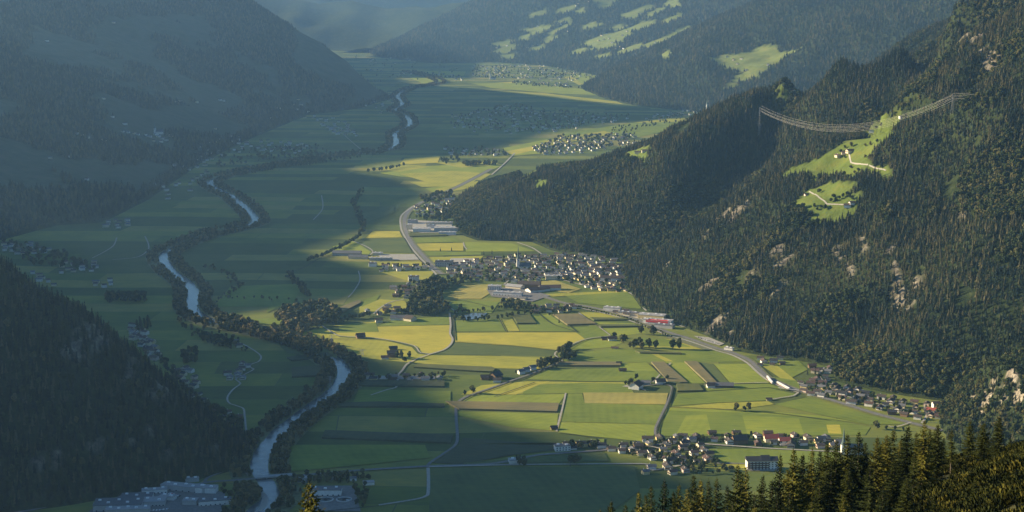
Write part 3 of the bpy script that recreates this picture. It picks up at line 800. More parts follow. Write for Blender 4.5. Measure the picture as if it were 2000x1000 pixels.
FIELDS = [
    ('Y', [(628,636),(664,656),(720,659),(765,664),(808,675),(820,688),(842,691),(868,682),(880,672),(884,665),(878,655),(878,635),(737,638),(740,648),(660,650)]),
    ('y', [(560,650),(600,648),(628,638),(664,659),(720,663),(765,668),(804,678),(816,691),(842,694),(800,708),(740,702),(690,697),(650,690),(630,680),(600,664)]),
    ('g', [(662,637),(734,630),(739,648),(664,650)]), ('y', [(650,636),(735,628),(734,630),(662,637)]),
    ('g', [(738,637),(765,626),(800,622),(878,618),(878,634)]),
    ('g', [(889,626),(960,624),(975,623),(988,648),(890,648)]),
    ('Y', [(890,650),(1125,649),(1142,662),(1110,674),(1085,684),(1000,675),(888,668)]),
    ('D', [(886,669),(1000,676),(1083,685),(1080,696),(960,694),(850,690),(870,683)]),
    ('y', [(842,694),(960,695),(1040,698),(1083,698),(1085,708),(1050,721),(960,719),(820,711),(800,706)]),
    ('y', [(976,623),(1000,622),(1015,647),(990,648)]),
    ('g', [(1036,615),(1070,612),(1123,648),(1016,648),(1012,635),(1049,634)]),
    ('G', [(1052,613),(1070,612),(1100,634),(1085,634)]),
    ('g', [(1101,640),(1166,637),(1192,656),(1145,663),(1128,650)]),
    ('y', [(1130,609),(1210,613),(1222,622),(1150,622)]),
    ('G', [(1160,629),(1240,632),(1244,636),(1174,636)]), ('G', [(1178,642),(1250,640),(1262,650),(1208,657),(1192,655)]),
    ('G', [(1143,665),(1190,660),(1222,667),(1195,678),(1120,684),(1112,681)]),
    ('g', [(1098,706),(1122,690),(1195,681),(1290,686),(1400,684),(1463,706),(1300,708)]),
    ('y', [(1258,684),(1268,684),(1315,706),(1300,706)]),
    ('y', [(1330,660),(1400,682),(1290,684),(1240,678),(1290,664)]), ('g', [(1250,660),(1310,664),(1350,678),(1250,676)]),
    ('g', [(1068,722),(1210,719),(1215,710),(1262,708),(1300,740),(1290,743),(1160,745),(1030,741)]),
    ('G', [(1212,711),(1262,708),(1284,724),(1225,726)]),
    ('G', [(1300,708),(1336,708),(1378,749),(1345,749)]), ('D', [(1364,708),(1393,711),(1425,749),(1404,749)]),
    ('G', [(1394,711),(1460,711),(1470,720),(1505,748),(1427,749)]),
    ('y', [(940,753),(1030,745),(1160,747),(1225,747),(1238,768),(1120,768),(900,771)]),
    ('g', [(1030,752),(1140,748),(1228,750),(1236,766),(1020,770)]),
    ('Y', [(975,771),(1050,746),(1074,745),(1050,753),(1008,771)]),
    ('G', [(905,773),(1105,770),(1092,789),(905,785)]),
    ('G', [(885,804),(1090,809),(1087,842),(1000,835),(900,813)]),
    ('g', [(1106,769),(1137,769),(1142,788),(1300,791),(1285,829),(1180,826),(1096,824)]),
    ('T', [(1139,767),(1305,768),(1300,790),(1142,788)]),
    ('G', [(1094,825),(1180,827),(1284,830),(1274,857),(1250,862),(1090,846)]),
    ('g', [(1324,770),(1376,766),(1500,758),(1560,771),(1490,783),(1400,787),(1312,793)]),
    ('y', [(1306,797),(1400,788),(1500,784),(1512,790),(1440,800),(1330,798)]),
    ('g', [(1300,800),(1480,806),(1600,815),(1700,835),(1690,850),(1420,852),(1290,852)]),
    ('G', [(1307,797),(1480,803),(1600,812),(1700,830),(1600,816),(1480,808),(1302,802)]),
    ('G', [(1340,812),(1380,810),(1390,848),(1320,850)]), ('G', [(1450,812),(1560,818),(1570,848),(1460,850)]),
    ('Y', [(1614,830),(1640,830),(1644,848),(1618,847)]),
    ('g', [(1512,790),(1580,776),(1700,812),(1790,828),(1700,830),(1600,810)]),
    ('g', [(1376,752),(1500,750),(1548,764),(1500,757),(1380,764)]),
    ('g', [(1378,878),(1530,876),(1640,882),(1640,905),(1400,905)]), ('y', [(1390,908),(1470,907),(1480,915),(1410,916)]),
    ('g', [(1480,702),(1560,706),(1578,722),(1540,742),(1520,735)]), ('y', [(1490,716),(1515,712),(1556,745),(1540,750)]),
    ('g', [(1500,735),(1560,745),(1562,760),(1545,757)]),
    ('Y', [(728,452),(780,452),(786,464),(715,465)]), ('D', [(694,467),(789,466),(806,495),(725,492),(690,480)]),
    ('g', [(800,465),(885,464),(900,473),(811,475)]), ('Y', [(813,476),(905,475),(905,490),(822,490)]), ('G', [(908,473),(1000,476),(1045,491),(910,492)]),
    ('g', [(828,491),(940,493),(940,498),(833,500)]), ('y', [(836,503),(945,500),(932,512),(846,513)]), ('y', [(735,512),(822,512),(838,520),(740,520)]),
    ('y', [(740,531),(850,530),(835,547),(790,547)]), ('G', [(650,482),(692,471),(725,493),(720,498),(655,497)]),
    ('T', [(862,588),(905,557),(955,556),(962,570),(940,584),(905,584)]), ('g', [(850,592),(905,587),(975,590),(960,612),(885,612)]),
    ('T', [(1022,552),(1085,548),(1135,565),(1110,573),(1095,571)]), ('g', [(1100,576),(1225,571),(1248,588),(1252,604),(1130,592)]),
    ('y', [(1060,575),(1225,568),(1226,571),(1080,580)]),
    ('y', [(702,600),(742,585),(790,588),(800,600),(772,611),(702,612)]), ('g', [(712,586),(742,576),(735,588),(706,600)]),
    ('g', [(470,628),(520,622),(560,624),(575,634),(500,634)]),
    ('G', [(740,338),(830,325),(960,318),(985,322),(930,345),(850,350),(780,345)]), ('y', [(780,340),(880,334),(960,340),(940,352),(830,355)]), ('Y', [(790,310),(860,305),(855,318),(780,322)]),
    ('G', [(830,368),(900,360),(905,366),(850,380)]), ('y', [(800,356),(930,352),(915,362),(825,366)]),
    ('g', [(800,408),(885,412),(895,425),(820,420)]),
    ('G', [(980,290),(1070,272),(1060,300),(1000,305)]), ('g', [(1095,262),(1250,238),(1370,230),(1370,240),(1240,270),(1180,262),(1110,268)]), ('y', [(1240,240),(1300,232),(1370,231),(1330,238)]),
    ('Y', [(930,165),(1000,160),(1060,170),(1000,174)]), ('y', [(1100,150),(1150,146),(1180,158),(1130,166)]), ('y', [(850,318),(960,316),(980,322),(900,328)]), ('y', [(730,330),(800,322),(840,326),(780,336)]), ('y', [(1060,276),(1180,256),(1200,262),(1080,284)]), ('Y', [(990,296),(1040,286),(1050,292),(1000,304)]), ('y', [(860,378),(930,366),(950,352),(905,358),(850,370)]),  # bright strips added so the far floor looks more sunlit
    ('y', [(805,138),(910,140),(905,148),(850,152)]), ('G', [(800,152),(870,151),(875,158),(830,165)]), ('G', [(920,163),(1020,162),(1150,175),(1180,186),(1100,184),(960,172)]), ('y', [(940,175),(1060,182),(1200,198),(1220,204),(1100,194)]),
    ('G', [(1120,145),(1180,140),(1200,152),(1150,170),(1130,160)]),
    ('D', [(520,650),(640,670),(660,700),(560,690)]), ('g', [(700,762),(880,765),(880,790),(690,788)]), ('g', [(560,870),(830,870),(840,895),(700,910),(570,922)]),
    ('B', [(905,856),(1083,869),(1083,880),(1000,890),(900,908),(845,905),(895,872)]), ('D', [(905,905),(1180,884),(1190,902),(910,908)]),
    ('D', [(840,915),(1240,912),(1250,960),(1180,1010),(838,1010)]), ('g', [(930,868),(1090,866),(1180,858),(1180,872),(1085,866)]),
    ('D', [(700,420),(770,400),(770,415),(700,440)]), ('g', [(450,560),(590,555),(570,600),(420,600)]), ('g', [(530,585),(545,570),(560,570),(548,600),(520,612)]),
]
n_f = {}
for i, (k, pts) in enumerate(FIELDS):
    o = link('field', poly_mesh('field', [tuple(q) for q in GA(pts)], 0.12 + i * 0.012, FM[k])); tag(o, kind='structure')
CROPS = [('m', [(815,713),(960,719),(968,722),(962,728),(930,727),(808,719)]), ('m', [(1000,616),(1033,615),(1048,633),(1010,633)]), ('M', [(1080,616),(1130,615),(1165,634),(1108,636)]),
    ('M', [(1093,709),(1210,709),(1213,716),(1086,716)]), ('M', [(1272,709),(1297,709),(1343,749),(1305,748)]), ('M', [(1337,708),(1361,708),(1400,749),(1381,749)]), ('m', [(1321,752),(1364,752),(1374,765),(1323,766)]),
    ('M', [(870,786),(1092,790),(1088,806),(896,801)]), ('B', [(635,843),(885,852),(880,867),(628,857)]), ('B', [(705,745),(868,746),(868,757),(700,755)]), ('B', [(650,790),(740,787),(868,791),(868,797),(650,796)]),
    ('M', [(630,615),(700,588),(706,592),(668,612)]), ('m', [(797,457),(865,456),(875,461),(800,463)]), ('m', [(1152,622),(1222,623),(1228,626),(1160,627)]), ('m', [(1166,636),(1244,636),(1248,639),(1174,640)]),
    ('m', [(1290,748),(1325,748),(1330,751),(1296,752)]), ('B', [(560,700),(640,690),(650,697),(570,706)]), ('B', [(570,720),(625,716),(640,735),(570,738)]), ('m', [(1240,687),(1330,690),(1332,693),(1250,691)])]
for k, pts in CROPS:
    mb = MB(); q = [tuple(v) for v in GA(pts)]
    if sum(q[i][0] * q[(i + 1) % len(q)][1] - q[(i + 1) % len(q)][0] * q[i][1] for i in range(len(q))) < 0: q = q[::-1]
    mb.prism(q, 0.0, 3.0); o = link('crop_field', mb.mesh('crop_field', FM[k])); tag(o, kind='structure')

# ------------------------------------------------------------------ river, roads, paths
def ribbon(name, px, width, z, m, world=None, kind='structure', wobble=0.0):
    q = np.array(world) if world is not None else GA(px)
    # resample as a smooth curve
    P = []
    for i in range(len(q) - 1):
        p0 = q[max(i - 1, 0)]; p1 = q[i]; p2 = q[i + 1]; p3 = q[min(i + 2, len(q) - 1)]
        n = max(2, int(np.hypot(*(p2 - p1)) / 14))
        for k in range(n):
            t = k / n
            P.append(0.5 * ((2 * p1) + (-p0 + p2) * t + (2 * p0 - 5 * p1 + 4 * p2 - p3) * t * t + (-p0 + 3 * p1 - 3 * p2 + p3) * t ** 3))
    P.append(q[-1]); P = np.array(P)
    T = np.gradient(P, axis=0); T /= (np.linalg.norm(T, axis=1)[:, None] + 1e-9); Nn = np.stack([-T[:, 1], T[:, 0]], 1)
    w = np.full(len(P), width / 2.0)
    wl = w * (1 + wobble * fbm(P[:, 0], P[:, 1], 60, 2, 3) * 2); wr = w * (1 + wobble * fbm(P[:, 0], P[:, 1], 60, 2, 8) * 2)
    A = P + Nn * wl[:, None]; B = P - Nn * wr[:, None]
    n = len(P); V = np.concatenate([np.column_stack([B, np.full(n, z)]), np.column_stack([A, np.full(n, z)])])
    f = np.stack([np.arange(n - 1), np.arange(1, n), np.arange(n + 1, 2 * n), np.arange(n, 2 * n - 1)], 1)
    o = link(name, mesh_from(name, V, f), m); tag(o, kind=kind)
    return P, Nn
M_asphalt = mat('asphalt', rough=0.85); t = N(M_asphalt); t.base(t.ramp(t.noise(t.pos(), 0.2, 4), [(0.3, (0.13, 0.125, 0.115)), (0.7, (0.20, 0.19, 0.175))]))
M_gravel = mat('gravel', rough=0.95); t = N(M_gravel); t.base(t.ramp(t.noise(t.pos(), 0.3, 4), [(0.3, (0.27, 0.25, 0.205)), (0.7, (0.40, 0.37, 0.31))]))
M_verge = mat('verge', rough=0.95); t = N(M_verge); t.base(t.ramp(t.noise(t.pos(), 0.15, 4), [(0.3, (0.09, 0.11, 0.04)), (0.7, (0.20, 0.19, 0.09))]))
M_ditch_shade = mat('ditch', (0.030, 0.040, 0.020), 0.9)  # flat dark band: the shade inside the ditch painted as colour
M_water = mat('water', rough=0.14, spec=0.5); t = N(M_water); t.base(t.ramp(t.noise(t.pos(), 0.03, 4), [(0.3, (0.03, 0.045, 0.05)), (0.65, (0.12, 0.14, 0.135))]))
M_water.node_tree.nodes['Principled BSDF'].inputs['IOR'].default_value = 1.33
t.bump(t.noise(t.pos(), 0.12, 4, 0.7), 0.5, 0.7)
RIVER = [(480,1060),(500,1002),(528,975),(522,950),(508,925),(508,900),(522,870),(552,838),(590,808),(632,780),(662,752),(672,728),(660,708),(630,690),(590,672),(540,656),(480,642),(425,630),(385,612),(375,590),(378,572),(366,552),
         (342,535),(324,515),(320,498),(345,483),(400,462),(460,448),(497,436),(494,420),(474,402),(452,384),(428,372),(410,358),(428,348),(480,335),(560,320),(620,308),(690,300),(762,291),(774,276),(772,262),(800,245),(792,226),(770,216),(786,205),(777,188),(800,174),(860,160),(800,140)]
RP, RN = ribbon('river', RIVER, 26, 1.10, M_water, wobble=0.35)
ribbon('riverbank', RIVER, 90, 1.06, M_verge)
# gravel bar at the inside of the bend
o = link('gravel_bar', poly_mesh('gravel_bar', [tuple(v) for v in GA([(503,955),(512,958),(524,972),(524,985),(512,998),(495,1004),(508,990),(512,975)])], 1.2, M_gravel)); tag(o, kind='structure')
ROADS = [  # name, width, material, points
    ('highway', 11, M_asphalt, [(960,330),(900,362),(850,384),(812,402),(793,420),(790,440),(795,458),(806,478),(826,500),(846,522),(862,536)]),
    ('railway', 5, M_gravel, [(806,404),(784,422),(783,445),(790,462),(802,482),(820,504),(842,526),(852,540),(835,552),(828,560)]),
    ('highway', 9, M_asphalt, [(985,556),(1020,568),(1062,580),(1100,592),(1150,600),(1200,612),(1250,628),(1300,648),(1345,662),(1400,681),(1430,690),(1462,704),(1480,720),(1500,738),(1530,752),(1565,765),(1640,787),(1700,806),(1760,822),(1840,842)]),
    ('railway', 5, M_gravel, [(1100,597),(1150,606),(1200,618),(1250,634),(1300,654),(1345,667),(1400,686),(1428,694),(1458,709),(1476,725),(1498,743),(1530,758),(1560,768)]),
    ('road', 8, M_asphalt, [(340,962),(400,944),(450,940),(500,936),(570,931),(640,925),(700,920),(835,912),(950,908),(1000,900),(1050,890),(1100,886),(1180,880),(1250,873),(1320,866)]),
    ('road', 5, M_gravel, [(835,913),(1000,909),(1100,908),(1250,907),(1264,910),(1275,920),(1300,915),(1340,908)]),
    ('road', 6, M_asphalt, [(-40,1012),(60,998),(150,978),(260,965),(340,958)]),
    ('road', 5, M_asphalt, [(400,944),(405,935),(440,920),(462,906)]), ('path', 3.5, M_gravel, [(462,906),(478,922),(486,930)]),
    ('path', 4, M_gravel, [(878,612),(880,635),(879,652),(884,664),(879,675),(865,685),(842,692),(815,702),(795,712),(786,724),(776,736),(778,748),(773,758),(757,762),(724,773)]),
    ('path', 3.2, M_gravel, [(628,636),(645,648),(664,657),(700,659),(730,661),(765,666),(808,676),(816,684),(822,690),(842,692)]),
    ('country_road', 5, M_asphalt, [(1098,706),(1075,716),(1040,730),(1000,744),(950,762),(915,774),(897,784),(891,796),(891,820),(893,845),(891,868),(870,885),(840,905),(835,913)]),
    ('path', 3, M_gravel, [(1098,706),(1088,698),(1084,690),(1112,676),(1145,663),(1192,657)]),
    ('path', 4, M_asphalt, [(1250,756),(1285,752),(1308,754),(1312,764),(1302,790),(1290,815),(1280,838),(1281,852),(1290,862)]),
    ('path', 3, M_gravel, [(1105,769),(1098,800),(1090,830),(1087,844)]),
    ('road', 5, M_gravel, [(836,915),(837,940),(836,965),(832,970),(815,976),(740,988)]),
    ('path', 3, M_gravel, [(540,893),(542,878),(556,856),(580,836),(610,812),(650,792)]),
    ('path', 3.4, M_gravel, [(462,668),(480,676),(500,688),(510,698),(504,708),(482,716),(496,722),(474,734),(460,742),(470,750),(455,762),(444,778),(450,790),(474,798),(478,815),(482,845),(492,856)]),
    ('path', 3.5, M_gravel, [(228,465),(222,480),(205,492),(180,505)]), ('path', 3.5, M_gravel, [(283,462),(290,478),(288,490),(268,503),(220,508)]),
    ('path', 3, M_gravel, [(700,530),(703,548),(692,568),(680,582)]), ('path', 3.5, M_gravel, [(628,382),(630,408),(612,430)]),
    ('road', 5, M_gravel, [(1010,474),(1040,485),(1060,498),(1085,508)]), ('road', 4.5, M_gravel, [(1228,572),(1240,580),(1252,596),(1262,608)]),
    ('road', 5, M_gravel, [(1395,632),(1340,640),(1318,628),(1314,612),(1290,606)]),
    ('path', 3.5, M_gravel, [(905,474),(907,482),(912,488)]), ('path', 3.5, M_gravel, [(690,472),(715,482),(728,492),(720,500)]), ('path', 3.5, M_gravel, [(788,586),(760,592),(738,606),(730,614)]),
    ('path', 3, M_gravel, [(1130,612),(1165,636),(1192,656)]), ('path', 3.2, M_gravel, [(868,590),(880,602),(893,612)]), ('path', 3.5, M_gravel, [(1560,766),(1550,774),(1525,778),(1500,783)]),
    ('road', 5, M_asphalt, [(1400,906),(1470,907),(1520,908)]), ('path', 3, M_gravel, [(1376,752),(1430,750),(1500,748)]), ('path', 3.5, M_gravel, [(1780,826),(1750,835),(1735,833)]),
    ('road', 5, M_gravel, [(1370,868),(1430,872),(1500,877),(1560,880),(1640,884)]), ('road', 4, M_gravel, [(1265,872),(1300,880),(1340,895),(1350,905)]), ('road', 4, M_gravel, [(1240,880),(1290,885),(1330,880),(1370,868)]),
    ('road', 4, M_gravel, [(860,536),(900,532),(960,528),(1010,532),(1060,540),(1100,548),(1150,560),(1220,566)]), ('road', 4, M_gravel, [(1000,505),(1010,530),(985,556)]), ('road', 4, M_gravel, [(1080,508),(1120,525),(1160,545),(1200,556)]),
    ('road', 4, M_gravel, [(1580,770),(1620,768),(1680,782),(1740,796),(1800,806)]), ('road', 4, M_gravel, [(1800,828),(1810,812),(1806,795)]),
    ('road', 4, M_gravel, [(1610,718),(1600,735),(1610,752),(1585,768)]), ('path', 3, M_gravel, [(335,305),(400,318),(440,322)]), ('path', 3, M_gravel, [(1310,710),(1275,748)]),
    ('riverside_path', 3.5, M_gravel, [(432,380),(455,404),(488,425),(492,436)]), ('road', 6, M_gravel, [(1005,300),(985,320),(960,342)]), ('path', 4, M_gravel, [(670,262),(690,280),(712,298)]),
]
for i, (nm, w, m_, pts) in enumerate(ROADS):
    if nm == 'highway': ribbon('verge', pts, w * 2.1, 1.14 + i * 0.004, M_verge)
    ribbon(nm, pts, w, 1.34 + i * 0.006, m_)
DITCHES = [(3.5, [(884,620),(886,640),(887,655),(888,665)]), (3, [(1102,708),(1078,718),(1043,732),(1003,746),(953,764),(918,776),(902,785)]), (3, [(1315,758),(1306,790),(1294,815),(1284,838),(1286,850),(1294,860)]),
           (2.5, [(1306,796),(1400,800),(1440,803),(1520,809),(1620,822)]), (2.5, [(1192,658),(1145,665),(1112,682),(1092,694)]), (2.5, [(1052,613),(1080,634),(1123,648)]), (2.5, [(1080,614),(1108,634),(1128,650)]),
           (2.5, [(1130,614),(1168,638),(1166,637)]), (2.5, [(975,623),(988,648)]), (3, [(833,501),(880,500),(945,499),(1045,493)]), (3, [(700,466),(790,465)]), (2.5, [(640,662),(700,664),(745,664)]), (2.5, [(965,776),(1000,764),(1045,748)]),
           (3, [(700,500),(640,500),(590,525),(565,535),(570,548),(596,566),(600,580)]), (2.5, [(888,649),(988,648),(1124,649)]), (2.5, [(640,1000),(740,990)]), (2.2, [(889,668),(1000,676),(1085,685)]), (2.5, [(1268,712),(1300,742)]), (2.5, [(800,464),(870,463)]),
           (2.5, [(790,466),(806,492),(830,520)]), (2.5, [(814,714),(900,717),(960,721)]), (2.2, [(1090,846),(1180,858)]), (2.5, [(905,588),(940,596),(962,602)])]
for i, (w, pts) in enumerate(DITCHES): ribbon('ditch', pts, w, 1.62 + i * 0.006, M_ditch_shade)
YARDS = [(M_gravel, [(738,497),(810,497),(822,508),(745,509)]), (M_gravel, [(1225,606),(1290,618),(1316,632),(1308,642),(1262,628),(1215,614)]), (M_asphalt, [(195,985),(300,945),(400,950),(440,965),(435,1010),(160,1010)]),
         (M_asphalt, [(600,950),(690,950),(705,1000),(590,1000)]), (M_gravel, [(880,505),(930,505),(930,518),(878,520)]), (M_gravel, [(795,430),(880,434),(890,460),(860,460),(798,452)]), (M_asphalt, [(950,565),(1010,560),(1075,578),(1040,590),(960,580)]),
         (M_gravel, [(1240,758),(1215,756),(1240,748),(1262,764)]), (M_gravel, [(700,735),(850,735),(850,742),(700,742)]), (M_gravel, [(1375,753),(1420,752),(1430,758),(1390,760)]), (M_gravel, [(1460,912),(1520,912),(1525,922),(1460,920)]),
         (M_water, [(905,617),(925,612),(952,612),(945,618),(925,624),(905,626)]), (M_verge, [(1315,655),(1400,681),(1380,686),(1300,660)]), (M_gravel, [(1355,657),(1385,660),(1415,672),(1405,676),(1375,667)])]
for i, (m_, pts) in enumerate(YARDS):
    o = link('pond' if m_ is M_water else 'yard', poly_mesh('yard', [tuple(v) for v in GA(pts)], 1.22 + i * 0.006, m_)); tag(o, kind='structure')
# tracks over the high clearings
M_track = M_gravel
def draped(h, pts, w):
    q = [h.hit(*p) for p in pts]; q = [p for p in q if p]
    mb = MB(); L = []
    for a, b in zip(q[:-1], q[1:]):
        n = max(1, int(math.dist(a, b) / 12))
        for k in range(n): t_ = k / n; L.append((a[0] + (b[0] - a[0]) * t_, a[1] + (b[1] - a[1]) * t_))
    L.append(q[-1][:2]); L = np.array(L); T = np.gradient(L, axis=0); T /= np.linalg.norm(T, axis=1)[:, None]
    Nn = np.stack([-T[:, 1], T[:, 0]], 1) * w / 2
    def v(p): return (p[0], p[1], float(h.zi(p[0:1], p[1:2])[0]) + 0.7)
    for i in range(len(L) - 1): mb.quad([v(L[i] - Nn[i]), v(L[i + 1] - Nn[i + 1]), v(L[i + 1] + Nn[i + 1]), v(L[i] + Nn[i])])
    o = link('mountain_track', mb.mesh('mountain_track', M_track)); tag(o, kind='structure')
draped(right, [(1580, 375), (1600, 388), (1615, 400), (1650, 403), (1662, 408)], 3.2)
draped(right, [(1658, 300), (1662, 318), (1680, 322), (1700, 325), (1730, 335)], 3.0)

# ------------------------------------------------------------------ foreground slope with spruces and mountain pine
def fg_z(x, y):
    z = 622 + (310 - y) * 0.34 + 34 * smooth(12, 104, x) - 14 * smooth(-10, -200, x)
    z = np.where(y > 330, z - (y - 330) * 0.75 - smooth(330, 420, y) * 4, z)
    z = z + fbm(x, y, 26, 3, 301) * 5 + fbm(x, y, 7, 2, 305) * 1.2
    z = z - 6 * smooth(170, 110, y) * smooth(-20, 20, x)
    z = np.where((y < 60), np.minimum(z, 742 - y * 0.36 + 0 * x), z)
    z = np.where(y < 15, 738 + (15 - y) * 0.3, z)
    return np.clip(z, -4, 1500)
xs = np.arange(-420, 520, 4.0); ys = np.arange(-300, 1500, 4.0)
X, Y = np.meshgrid(xs, ys); Z = fg_z(X, Y)
M_fg = mat('alpine_ground', rough=0.95); t = N(M_fg); t.base(t.ramp(t.noise(t.pos(), 0.6, 5, 0.65), [(0.3, (0.020, 0.022, 0.008)), (0.6, (0.045, 0.045, 0.014)), (0.8, (0.09, 0.075, 0.03))]))
o = link('alpine_slope', grid_mesh('alpine_slope', X, Y, Z, keep=Z > -3.9), M_fg); tag(o, kind='structure')

def spruce_near(seed, crown=0.86, full=1.0, gap=0.0):
    """24 m spruce: whorls of drooping boughs hung with sprays of needles"""
    r = random.Random(seed); Hh = 24.0; v = []; f = []
    def tri(a, b, c): n = len(v); v.extend([tuple(a), tuple(b), tuple(c)]); f.append((n, n + 1, n + 2))
    def quad(a, b, c, d): n = len(v); v.extend([tuple(a), tuple(b), tuple(c), tuple(d)]); f.append((n, n + 1, n + 2, n + 3))
    z = Hh * (1 - crown)
    side = r.random() * 6.28
    while z < Hh - 0.5:
        t_ = (z - Hh * (1 - crown)) / (Hh * crown)
        R = (3.7 * full) * (1 - t_) ** 0.78 * (0.70 + 0.30 * min(1, t_ * 5)) + 0.07
        nb = r.choice((5, 6, 7)); a0 = r.random() * 6.28
        for k in range(nb):
            if r.random() < gap + 0.08: continue
            a = a0 + 6.283 * k / nb + r.uniform(-.3, .3)
            L = R * r.uniform(0.62, 1.12) * (1 + 0.12 * math.cos(a - side))
            dip = -0.42 + 0.85 * t_ ** 1.6 + r.uniform(-.12, .12)       # lower boughs droop, upper ones rise
            o_ = Vector((math.cos(a), math.sin(a), 0)); sd = Vector((-math.sin(a), math.cos(a), 0)); base = Vector((0, 0, z + r.uniform(-.15, .15)))
            n = max(2, int(L / 0.36))
            for j in range(n):
                q = (j + 0.6) / n; c = base + o_ * L * q + Vector((0, 0, L * (dip * q + 0.22 * q * q)))
                ts = min(1, 0.22 + L / 1.7); wdt = (0.50 * (1 - q) + 0.20) * ts; dn = (0.34 + 0.26 * (1 - q)) * ts
                for s in (-1, 1):
                    e = c + sd * s * wdt * r.uniform(.6, 1.25) + o_ * 0.26 * ts + Vector((0, 0, -dn * r.uniform(.2, .9)))
                    tri(c - o_ * 0.22 * ts, c + o_ * 0.26 * ts, e)
                hang = Vector((r.uniform(-.12, .12), r.uniform(-.12, .12), -dn * r.uniform(0.7, 1.3)))
                tri(c - o_ * 0.2 * ts, c + o_ * 0.2 * ts, c + hang)
            tip = base + o_ * L + Vector((0, 0, L * (dip + 0.22)))
            tri(tip - sd * 0.10 * ts, tip + sd * 0.10 * ts, tip + (o_ * 0.42 + Vector((0, 0, 0.12))) * ts)
        z += r.uniform(0.36, 0.60) * (1 - 0.45 * t_)
    for k in range(5):
        a = k * 1.3; tri((0.05 * math.cos(a), 0.05 * math.sin(a), Hh - 1.0), (0.05 * math.cos(a + 2), 0.05 * math.sin(a + 2), Hh - 0.8), (0, 0, Hh + 0.35))
    me = bpy.data.meshes.new('crown'); me.from_pydata(v, [], f); me.materials.append(M_spruce_near)
    mb = MB(); mb.tube((0, 0, -1.5), (0, 0, Hh - 0.4), 0.27, 0.03, 7)
    rr = random.Random(seed + 5)
    for k in range(14):      # dead twigs on the bare stem
        a = rr.random() * 6.28; zz = Hh * (1 - crown) * rr.uniform(0.3, 1.2) + 1
        mb.tube((0, 0, zz), (1.1 * math.cos(a), 1.1 * math.sin(a), zz - 0.25), 0.03, 0.01, 3)
    return me, mb.mesh('trunk', M_bark)
SN = [spruce_near(1, .88, 1.0), spruce_near(2, .80, .85, .08), spruce_near(3, .92, 1.12), spruce_near(4, .70, .80, .15), spruce_near(5, .84, .95, .04), spruce_near(6, .62, .72, .22), spruce_near(7, .95, 1.45)]
def put_spruce(x, y, z, h, kind, label, group='spruces on the slope in front', wid=1.0):
    root = bpy.data.objects.new('spruce_tree', None); C.objects.link(root)
    root.location = (x, y, z); root.rotation_euler = (random.uniform(-.02, .02), random.uniform(-.02, .02), random.random() * 6.28)
    s = h / 24.35; root.scale = (s * wid, s * wid, s)
    tag(root, label, 'tree', group)
    link('crown', SN[kind][0], parent=root); link('trunk', SN[kind][1], parent=root)
    return root
FG = [  # top x, top y, distance, kind
    (1173,990,330,0),(1185,981,322,1),(1198,971,315,0),(1221,981,318,2),(1245,955,312,0),(1262,960,322,4),(1277,941,308,1),(1296,930,300,3),(1314,953,318,0),(1327,939,306,4),(1342,950,325,2),
    (1358,921,300,2),(1369,930,318,0),(1381,931,305,1),(1401,929,300,3),(1418,945,325,4),(1437,901,290,2),(1447,918,318,0),(1457,904,296,1),(1490,923,312,4),(1506,934,300,2),(1522,880,288,1),(1537,912,318,0),(1552,868,280,0),
    (1569,881,300,4),(1580,905,322,2),(1592,868,286,3),(1606,876,320,4),(1618,862,300,0),(1632,855,286,2),(1645,880,318,1),(1656,843,290,4),(1667,864,318,3),(1678,838,284,1),(1691,860,305,2),(1712,850,296,0),(1724,862,325,4),(1733,846,300,2),
    (1745,833,306,5),(1758,856,322,0),(1773,828,290,4),(1790,842,318,3),(1806,816,286,1),(1818,836,318,2),(1830,826,296,0),(1842,852,325,4),(1861,834,300,5),(1897,818,318,3),(1922,824,300,2),(1951,812,290,0),
    (1213,1000,290,2),(1310,985,270,0),(1388,965,268,4),(1475,960,262,2),(1540,955,255,3),(1480,985,235,0),(1600,935,262,4),(1585,975,238,2),(1660,915,262,0),(1700,905,256,5),(1745,900,262,2),(1650,965,232,4),(1725,950,236,3),(1786,880,268,5),(1770,930,246,0),(1810,905,285,4),
    (1240,990,300,1),(1345,975,285,3),(1430,975,275,1),(1515,960,280,0),(1560,925,285,1),(1625,905,285,5),(1690,885,285,4),(1765,870,292,1),
]
ORD = ['first','second','third','fourth','fifth','sixth','seventh','eighth','ninth','tenth','eleventh','twelfth','thirteenth','fourteenth','fifteenth','sixteenth','seventeenth','eighteenth','nineteenth','twentieth']
def ordinal(n):
    if n < 20: return ORD[n]
    tens = ['', '', 'twenty', 'thirty', 'forty', 'fifty', 'sixty', 'seventy', 'eighty', 'ninety']
    n += 1
    if n > 100: return 'hundred-' + ordinal(n - 101)
    if n % 10 == 0: return ['', '', 'twentieth', 'thirtieth', 'fortieth', 'fiftieth', 'sixtieth', 'seventieth', 'eightieth', 'ninetieth'][n // 10] if n < 100 else 'hundredth'
    return tens[n // 10] + '-' + ORD[n % 10 - 1]
look_s = {0: 'dense dark spruce', 1: 'slender spruce', 2: 'broad full spruce', 3: 'thin spruce with bare lower trunk', 4: 'tall spruce', 5: 'gappy spruce with long bare trunk'}
FGs = sorted([q for q in FG if q[2] >= 278], key=lambda q: q[0]); FGf = sorted([q for q in FG if q[2] < 278], key=lambda q: q[0])
for row, nm in ((FGs, 'back'), (FGf, 'front')):
    for i, (px, py, Yd, kd) in enumerate(row):
        x, y, zt = W(px, py, Yd); zb = float(fg_z(np.array([x]), np.array([y]))[0])
        h = max(9.0, zt - zb + 0.3)
        put_spruce(x, y, zt - h, h, kd, look_s[kd] + ', ' + ordinal(i) + ' from left in the ' + nm + ' row at lower right', wid=min(1.5, max(0.95, 22 / h)) * random.uniform(.9, 1.2))
